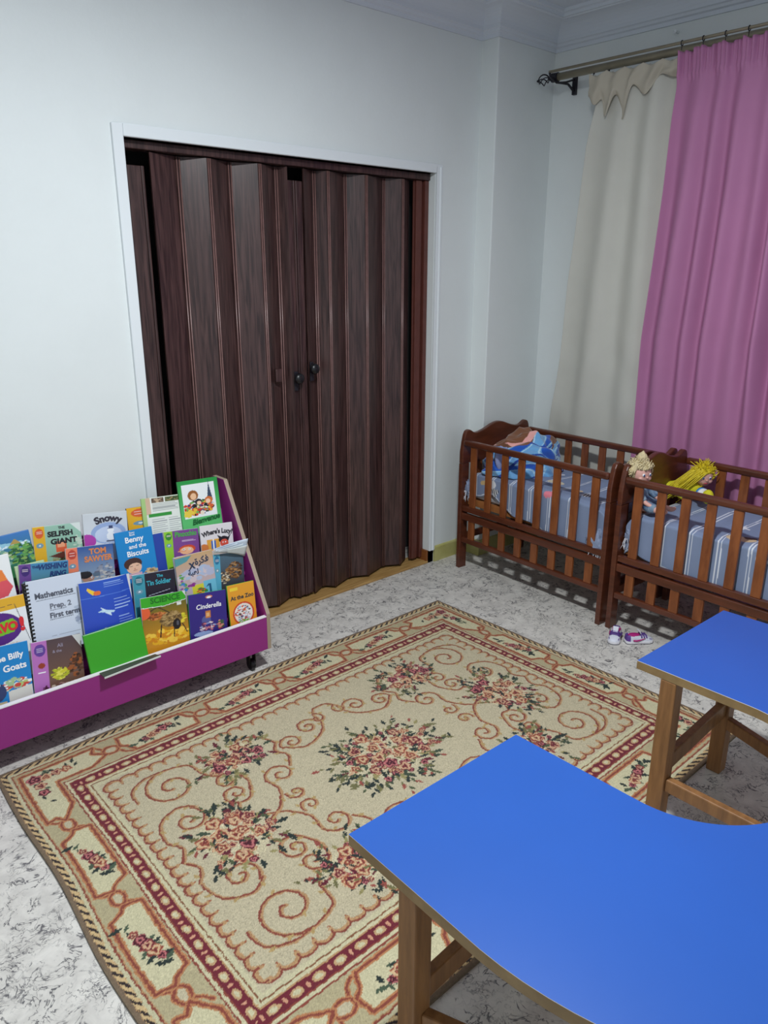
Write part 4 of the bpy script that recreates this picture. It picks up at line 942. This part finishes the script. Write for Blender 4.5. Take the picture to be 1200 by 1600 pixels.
# ------------------------------------------------------------------ rug, its woven pattern painted per vertex
def make_rug():
    cx, cy, HX, HY = .2135, -1.205, 1.0725, .782; st = .0025
    nx = int(2*HX/st)+1; ny = int(2*HY/st)+1
    gx = np.linspace(-HX, HX, nx); gy = np.linspace(-HY, HY, ny); X, Y = np.meshgrid(gx, gy)
    jag = .0016*snoise(X*230, Y*230, 1, 77); Xj = X+jag+.0008*rng.normal(size=X.shape); Yj = Y+.0016*snoise(Y*230, X*230, 1, 78)
    c_ = lambda *v: np.array(lin(v))
    FIELD, TAN, RUST, CRIM, CREAM, GREEN, OLIVE, GRN = c_(192, 180, 150), c_(180, 140, 98), c_(136, 66, 52), c_(110, 30, 44), c_(202, 194, 158), c_(34, 46, 42), c_(112, 108, 68), c_(178, 166, 130)
    ROSE, PALE, DKR = c_(150, 74, 64), c_(204, 164, 130), c_(98, 26, 42)
    C = np.ones(X.shape+(3,))*FIELD
    sx, sy = .80, .94
    ax = (HX-np.abs(Xj))/sx; ay = (HY-np.abs(Yj))/sy; Dd = np.minimum(ax, ay)
    sideX = ax < ay; S = np.where(sideX, Yj, Xj)
    def band(a, b, col): C[(Dd >= a) & (Dd < b)] = col
    band(-1, .010, c_(120, 100, 80)); band(.010, .032, TAN*1.0)
    tw = ((S*1.0+Dd*1.4) % .034)/.034; m = (Dd >= .011) & (Dd < .031); C[m & (tw < .45)] = c_(46, 34, 34); C[m & (tw >= .45)] = c_(206, 176, 128)
    band(.032, .044, CREAM*.95); band(.044, .050, RUST); band(.050, .056, TAN); band(.053, .200, GRN)
    band(.200, .206, RUST); band(.206, .216, CREAM); band(.216, .221, RUST); band(.221, .262, CRIM)
    b1 = ((S+.0) % .062)-.031; e = ((b1/.017)**2+((Dd-.2415)/.0125)**2); m = (Dd > .221) & (Dd < .262); C[m & (e < 1)] = TAN*.95+CREAM*.15; C[m & (e < .35)] = CREAM
    b2 = ((S+.031) % .062)-.031; e = ((b2/.0045)**2+((Dd-.2415)/.010)**2); C[m & (e < 1)] = c_(206, 150, 120)
    band(.262, .267, TAN); band(.267, .277, CREAM); band(.277, .282, c_(130, 84, 56)); band(.282, .297, CREAM*.97)
    def stroke(pts, wd, col, soft=None):
        pts = np.asarray(pts, float)
        for (x0, y0), (x1, y1) in zip(pts[:-1], pts[1:]):
            r = wd*1.4; ia = np.searchsorted(gx, min(x0, x1)-r); ib = np.searchsorted(gx, max(x0, x1)+r); ja = np.searchsorted(gy, min(y0, y1)-r); jb = np.searchsorted(gy, max(y0, y1)+r)
            if ib <= ia or jb <= ja: continue
            xx = Xj[ja:jb, ia:ib]; yy = Yj[ja:jb, ia:ib]; dx, dy = x1-x0, y1-y0; k = np.clip(((xx-x0)*dx+(yy-y0)*dy)/(dx*dx+dy*dy+1e-12), 0, 1)
            C[ja:jb, ia:ib][np.hypot(xx-x0-k*dx, yy-y0-k*dy) < wd/2] = col
    def region(x, y, r):
        ia = max(0, np.searchsorted(gx, x-r)); ib = np.searchsorted(gx, x+r); ja = max(0, np.searchsorted(gy, y-r)); jb = np.searchsorted(gy, y+r); return slice(ja, jb), slice(ia, ib)
    def vine(pts, w=1.0):
        pts = np.asarray(pts, float); stroke(pts+np.array([.0035, -.003])*w, .0115*w, TAN); stroke(pts, .0064*w, RUST)
    def leafp(x, y, a, L, col, wd=.32):
        s = region(x, y, L*1.1); u = (Xj[s]-x)*math.cos(a)+(Yj[s]-y)*math.sin(a); v = -(Xj[s]-x)*math.sin(a)+(Yj[s]-y)*math.cos(a); t = u/L
        C[s][(t > 0) & (t < 1) & (np.abs(v) < L*wd*np.sin(PI*np.clip(t, 0, 1))**.8*(.85+.3*np.sin(t*22)))] = col
    def rose(x, y, r, seed, pal):
        s = region(x, y, r*1.35); dx, dy = Xj[s]-x, Yj[s]-y; a = np.arctan2(dy, dx); rr = np.hypot(dx, dy)/(r*(1+.14*np.sin(5*a+seed)))
        q = np.sin(rr*8.5+1.1*np.sin(3*a+seed)+seed)
        C[s][rr < 1] = pal[0]; C[s][(rr < .95) & (q > .15)] = pal[1]; C[s][(rr < .95) & (q < -.72)] = pal[2]; C[s][rr < .20] = pal[2]
    P1 = (ROSE, PALE, DKR); P2 = (c_(178, 106, 76), c_(208, 176, 136), c_(120, 48, 46)); P3 = (DKR, c_(190, 110, 110), c_(70, 16, 32))
    def spray(x, y, ang, L, rr_, k):
        """a stem carrying leaves and buds"""
        for i in range(k):
            t = (i+.6)/k; px, py = x+math.cos(ang)*L*t+rr_.uniform(-.006, .006), y+math.sin(ang)*L*t+rr_.uniform(-.006, .006)
            leafp(px, py, ang+rr_.uniform(-1.3, 1.3), rr_.uniform(.018, .034), rr_.choice([GREEN, GREEN, OLIVE, c_(74, 84, 56), ROSE]), .24)
    def bouquet(x, y, rx, ry, seed, n, sc=1.0, leaves=30):
        r = random.Random(seed)
        s = region(x, y, max(rx, ry)*1.05); e = ((Xj[s]-x)/rx)**2+((Yj[s]-y)/ry)**2
        C[s][(e < .55) & (rng.random(e.shape) < .40)] = c_(216, 204, 166)
        for i in range(leaves):
            a = r.uniform(0, 2*PI); q = r.uniform(.35, .92); px, py = x+rx*q*math.cos(a), y+ry*q*math.sin(a)
            leafp(px, py, math.atan2(py-y, px-x)+r.uniform(-.7, .7), r.uniform(.022, .042)*sc, r.choice([GREEN, GREEN, c_(60, 74, 56), OLIVE, c_(150, 140, 90), DKR]), .22)
            if i % 3 == 0: spray(px, py, a+r.uniform(-.3, .3), .05*sc, r, 3)
        for i in range(n*3):
            a = r.uniform(0, 2*PI); q = r.uniform(.2, .80); rose(x+rx*q*math.cos(a), y+ry*q*math.sin(a), r.uniform(.008, .013)*sc, i, r.choice([P1, P2, P3]))
        for i in range(n):
            a = 2.4*i+seed; q = .68*math.sqrt(i/n); rose(x+rx*q*math.cos(a), y+ry*q*math.sin(a), r.uniform(.017, .025)*sc, i*1.7+seed, r.choice([P1, P2, P2, P3]))
        for i in range(n*2):
            a = r.uniform(0, 2*PI); q = r.uniform(.1, .72); leafp(x+rx*q*math.cos(a), y+ry*q*math.sin(a), r.uniform(0, 6.28), r.uniform(.016, .030)*sc, r.choice([GREEN, GREEN, OLIVE, DKR, PALE]), .22)
    def spiral(u, v, r, a0, turns, d=1, inner=.14, n=46):
        t = np.linspace(0, 1, n); rr = r*(1-(1-inner)*t**.85); a = a0+d*turns*2*PI*t; return np.stack([u+rr*np.cos(a), v+rr*np.sin(a)], -1)
    def cat(pts, n=10):
        P = np.array([pts[0]]+list(pts)+[pts[-1]], float); out = []
        for i in range(1, len(P)-2):
            for t in np.linspace(0, 1, n, endpoint=False):
                out.append(.5*((2*P[i])+(-P[i-1]+P[i+1])*t+(2*P[i-1]-5*P[i]+4*P[i+1]-P[i+2])*t*t+(-P[i-1]+3*P[i]-3*P[i+1]+P[i+2])*t**3))
        out.append(P[-2]); return np.array(out)
    # scalloped line inside the frame
    ux, vy = HX-sx*.318, HY-sy*.318
    for axis, half, fix, nn in ((0, ux, vy, 32), (1, vy, ux, 22)):
        for sgn in (-1, 1):
            for i in range(nn):
                c0 = -half+(i+.5)*2*half/nn; r = half/nn*1.02
                pts = [(c0+r*math.cos(t)*(1+.2*math.sin(t)), .022*math.sin(t)) for t in np.linspace(0, PI, 9)]
                # arcs bulge towards the frame, curl inwards at the joints
                q = np.array([((a, sgn*(fix-.012+b)) if axis == 0 else (sgn*(fix-.012+b), a)) for a, b in pts])
                stroke(q+(np.array([0, -sgn*.006]) if axis == 0 else np.array([-sgn*.006, 0])), .012, TAN*1.05); stroke(q, .0060, RUST)
                e = np.array([q[0], q[0]+(q[0]*0+np.array([0, -sgn*.014]) if axis == 0 else np.array([-sgn*.014, 0]))]); stroke(e, .0065, c_(160, 96, 66))
    # scrolls of one quarter, mirrored to four
    quarter = []
    quarter.append(spiral(.655, .335, .100, 2.0, 1.55, -1))
    quarter.append(cat([(.613, .426), (.70, .432), (.765, .395), (.775, .33)]))
    quarter.append(cat([(.613, .426), (.560, .400), (.548, .33), (.52, .285), (.475, .275), (.455, .24)]))
    quarter.append(spiral(.505, .240, .048, PI*.95, 1.3, -1)); quarter.append(spiral(.515, .165, .050, -1.2, 1.3, 1))
    quarter.append(cat([(.455, .24), (.452, .19), (.49, .12), (.533, .118)]))
    quarter.append(spiral(.690, .150, .058, PI*.7, 1.35, 1)); quarter.append(cat([(.645, .197), (.69, .226), (.755, .20), (.78, .15), (.785, .10)]))
    quarter.append(spiral(.350, .150, .058, 0, 1.35, 1)); quarter.append(cat([(.408, .150), (.40, .085), (.44, .02), (.47, 0)]))
    quarter.append(spiral(.365, .040, .036, .4, 1.2, -1)); quarter.append(cat([(.30, .17), (.27, .22), (.29, .27), (.262, .31)]))
    quarter.append(spiral(.215, .275, .048, -.2, 1.35, 1)); quarter.append(spiral(.115, .315, .050, PI*.85, 1.35, -1)); quarter.append(cat([(.262, .27), (.19, .22), (.10, .25), (.06, .30), (.055, .36)]))
    quarter.append(cat([(.055, .36), (.03, .395), (0, .40)])); quarter.append(spiral(.055, .335, .034, 1.7, 1.1, 1))
    quarter.append(cat([(.47, 0), (.52, .03), (.55, .08), (.533, .118)])); quarter.append(cat([(.36, .42), (.31, .40), (.28, .36), (.262, .31)])); quarter.append(spiral(.345, .385, .036, 1.2, 1.1, -1)); quarter.append(cat([(.785, .10), (.76, .05), (.785, 0)]))
    for q in quarter:
        for a in (-1, 1):
            for b in (-1, 1): vine(q*np.array([a, b]))
        for k in range(4, len(q)-6, 12):        # small tan sprigs off the scrolls
            for a in (-1, 1):
                for b in (-1, 1):
                    ang = math.atan2(b*(q[k+1][1]-q[k][1]), a*(q[k+1][0]-q[k][0])); leafp(a*q[k][0], b*q[k][1], ang+.9, .022, c_(178, 150, 96), .28)
    bouquet(0, 0, .235, .18, 1, 17, 1.12, 150)
    for a in (-1, 1):
        bouquet(a*.615, 0, .135, .165, 5+a, 11, 1.12, 60)
        for b in (-1, 1): bouquet(a*.415, b*.335, .145, .10, 9+a*2+b, 9, 1.08, 46); spray(a*.415, b*.29, b*1.3+(.6 if a < 0 else 0), .10, random.Random(a*3+b), 7)
    # border cartouches joined by rings
    def bpt(side, s, d):    # side 0 top,1 bottom,2 left,3 right ; s along, d canonical depth
        return {0: (s, HY-sy*d), 1: (s, -HY+sy*d), 2: (-HX+sx*d, s), 3: (HX-sx*d, s)}[side]
    def fillpoly(pts, col):
        pts = np.array(pts); x0, y0 = pts.min(0); x1, y1 = pts.max(0); s = (slice(max(0, np.searchsorted(gy, y0)), np.searchsorted(gy, y1)), slice(max(0, np.searchsorted(gx, x0)), np.searchsorted(gx, x1)))
        ins = np.zeros(Xj[s].shape, bool); n = len(pts)
        for i in range(n):
            (ax_, ay_), (bx_, by_) = pts[i], pts[(i+1) % n]
            if ay_ == by_: continue
            ins ^= ((Yj[s] > min(ay_, by_)) & (Yj[s] <= max(ay_, by_))) & (Xj[s] < (bx_-ax_)*(Yj[s]-ay_)/(by_-ay_)+ax_)
        C[s][ins] = col
    def outline(pts):
        p = list(pts)+[pts[0]]; stroke(p, .0170, c_(182, 124, 82)); stroke(p, .0070, RUST)
    for side in range(4):
        half = HX if side < 2 else HY; pitch = .36 if side < 2 else .38; nk = 2 if side < 2 else 1
        knots = [i*pitch for i in range(-nk, nk+1)]
        for k in knots:
            fl_ = 1 if side < 2 else -1
            for q in ([(-.058, .072), (-.036, .085), (-.022, .112)], [(.022, .141), (.036, .168), (.058, .184)], [(-.054, .128), (-.030, .131)], [(.054, .125), (.030, .122)]):
                q = cat([bpt(side, k+fl_*a_, d_) for a_, d_ in q], 6); stroke(q, .0130, c_(182, 124, 82)); stroke(q, .0060, RUST)
            ring = np.array([bpt(side, k+.027*math.cos(t), .1265+.023*math.sin(t)) for t in np.linspace(0, 2*PI, 20)]); fillpoly(ring, FIELD); stroke(ring, .0150, c_(182, 124, 82)); stroke(ring, .0065, RUST)
        for a, b in zip(knots[:-1], knots[1:]):
            s0, s1 = a+.050, b-.050; m_ = (a+b)/2
            p = [bpt(side, *q) for q in ((s0-.008, .070), (s1-.022, .070), (s1-.004, .112), (s1+.016, .128), (s1+.006, .186), (s0+.022, .186), (s0+.004, .142), (s0-.016, .126))]
            fillpoly(p, CREAM); outline(p); r = random.Random(int(k*100)+side)
            for i in range(20):
                t = r.uniform(-1, 1); leafp(*bpt(side, m_+t*.095, .126+t*.022*(1 if side % 2 else -1)+r.uniform(-.014, .014)), r.uniform(0, 6.28), r.uniform(.022, .040), r.choice([GREEN, GREEN, GREEN, c_(70, 86, 66)]), .24)
            for i, t in enumerate((-.055, -.03, -.005, .022, .048)):
                rose(*bpt(side, m_+t, .126+t*.35*(1 if side % 2 else -1)), .0185 if abs(t) < .04 else .013, i+side, (P3, P2, P1, P3, P1)[i])
    for a in (-1, 1):
        for b in (-1, 1):   # corner cartouches
            K = lambda u, v: (a*(HX-sx*u), b*(HY-sy*v))
            ex = (HX-.72-.045)/sx; ey = (HY-.38-.045)/sy
            p = [K(.070, .070), K(ex, .070), K(ex-.02, .105), K(ex+.03, .14), K(ex-.05, .180), K(.186, .180), K(.186, .190), K(.186, ey-.05), K(.13, ey+.02), K(.105, ey-.01), K(.070, ey)]
            fillpoly(p, CREAM); outline(p); r = random.Random(a*5+b)
            for i in range(22):
                t = r.random(); arm = r.random() < .5; u, v = (.12+.18*t, .122) if arm else (.125, .12+.16*t)
                leafp(*K(u+r.uniform(-.02, .02), v+r.uniform(-.02, .02)), r.uniform(0, 6.28), r.uniform(.02, .034), r.choice([GREEN, GREEN, c_(70, 86, 66)]), .26)
            for i, (u, v) in enumerate(((.115, .115), (.160, .125), (.125, .165), (.205, .120), (.122, .210), (.245, .125))): rose(*K(u, v), .024 if i == 0 else .018, i, (P3, P2, P1, P1, P3, P2)[i])
    # weave: speckle and slight fading
    sp = rng.random(X.shape); C *= (1+.10*rng.normal(size=X.shape))[..., None]
    C[(sp < .16) & (Dd > .297)] *= .78; C[(sp > .93)] *= 1.12; C *= .90
    # world shape: edges wander a little and lift slightly
    lift = .0035*np.clip(1-Dd/.03, 0, 1)*(snoise(X*4, Y*4, 1, 4))
    Xw = X+cx-.030*np.clip(-(X+.55)/.5, 0, 1)*np.clip((.55-Y)/1.0, 0, 1.2)+.006*np.sin(Y*9)*np.clip(-(X+.8)/.25, 0, 1)
    Yw = Y+cy+.004*np.sin(X*7)*np.clip((Y-.6)/.18, 0, 1)
    P = np.stack([Xw, Yw, .0085+lift+0*X], -1)
    o = grid_obj('rug', P, C, mat('wool_rug', vcol=True, rough=.95, bump=.25, bscale=500, sheen=.1), None)
    e = MB(); per = [(i, 0) for i in range(0, nx, 8)]+[(nx-1, j) for j in range(0, ny, 8)]+[(i, ny-1) for i in range(nx-1, -1, -8)]+[(0, j) for j in range(ny-1, -1, -8)]
    n = len(per)
    for ring, (dz, off) in enumerate(((0, 0), (-.001, .004), (-.0080, .004), (-.0082, 0))):
        for i, j in per:
            p = P[j, i]; ox = off*(1 if i == nx-1 else -1 if i == 0 else 0); oy = off*(1 if j == ny-1 else -1 if j == 0 else 0); e.v.append((p[0]+ox, p[1]+oy, max(.0003, p[2]+dz if ring < 2 else .0003)))
    for ring in range(3):
        for i in range(n): j = (i+1) % n; e.f.append((ring*n+i, ring*n+j, (ring+1)*n+j, (ring+1)*n+i)); e.m.append(0)
    e.build('rug_binding', mat('rug_binding_wool', (122, 104, 84), .9, var=.3, scale=120), o)
    tag(o, 'cream floral rug with red border lying on the floor', 'rug')
make_rug()
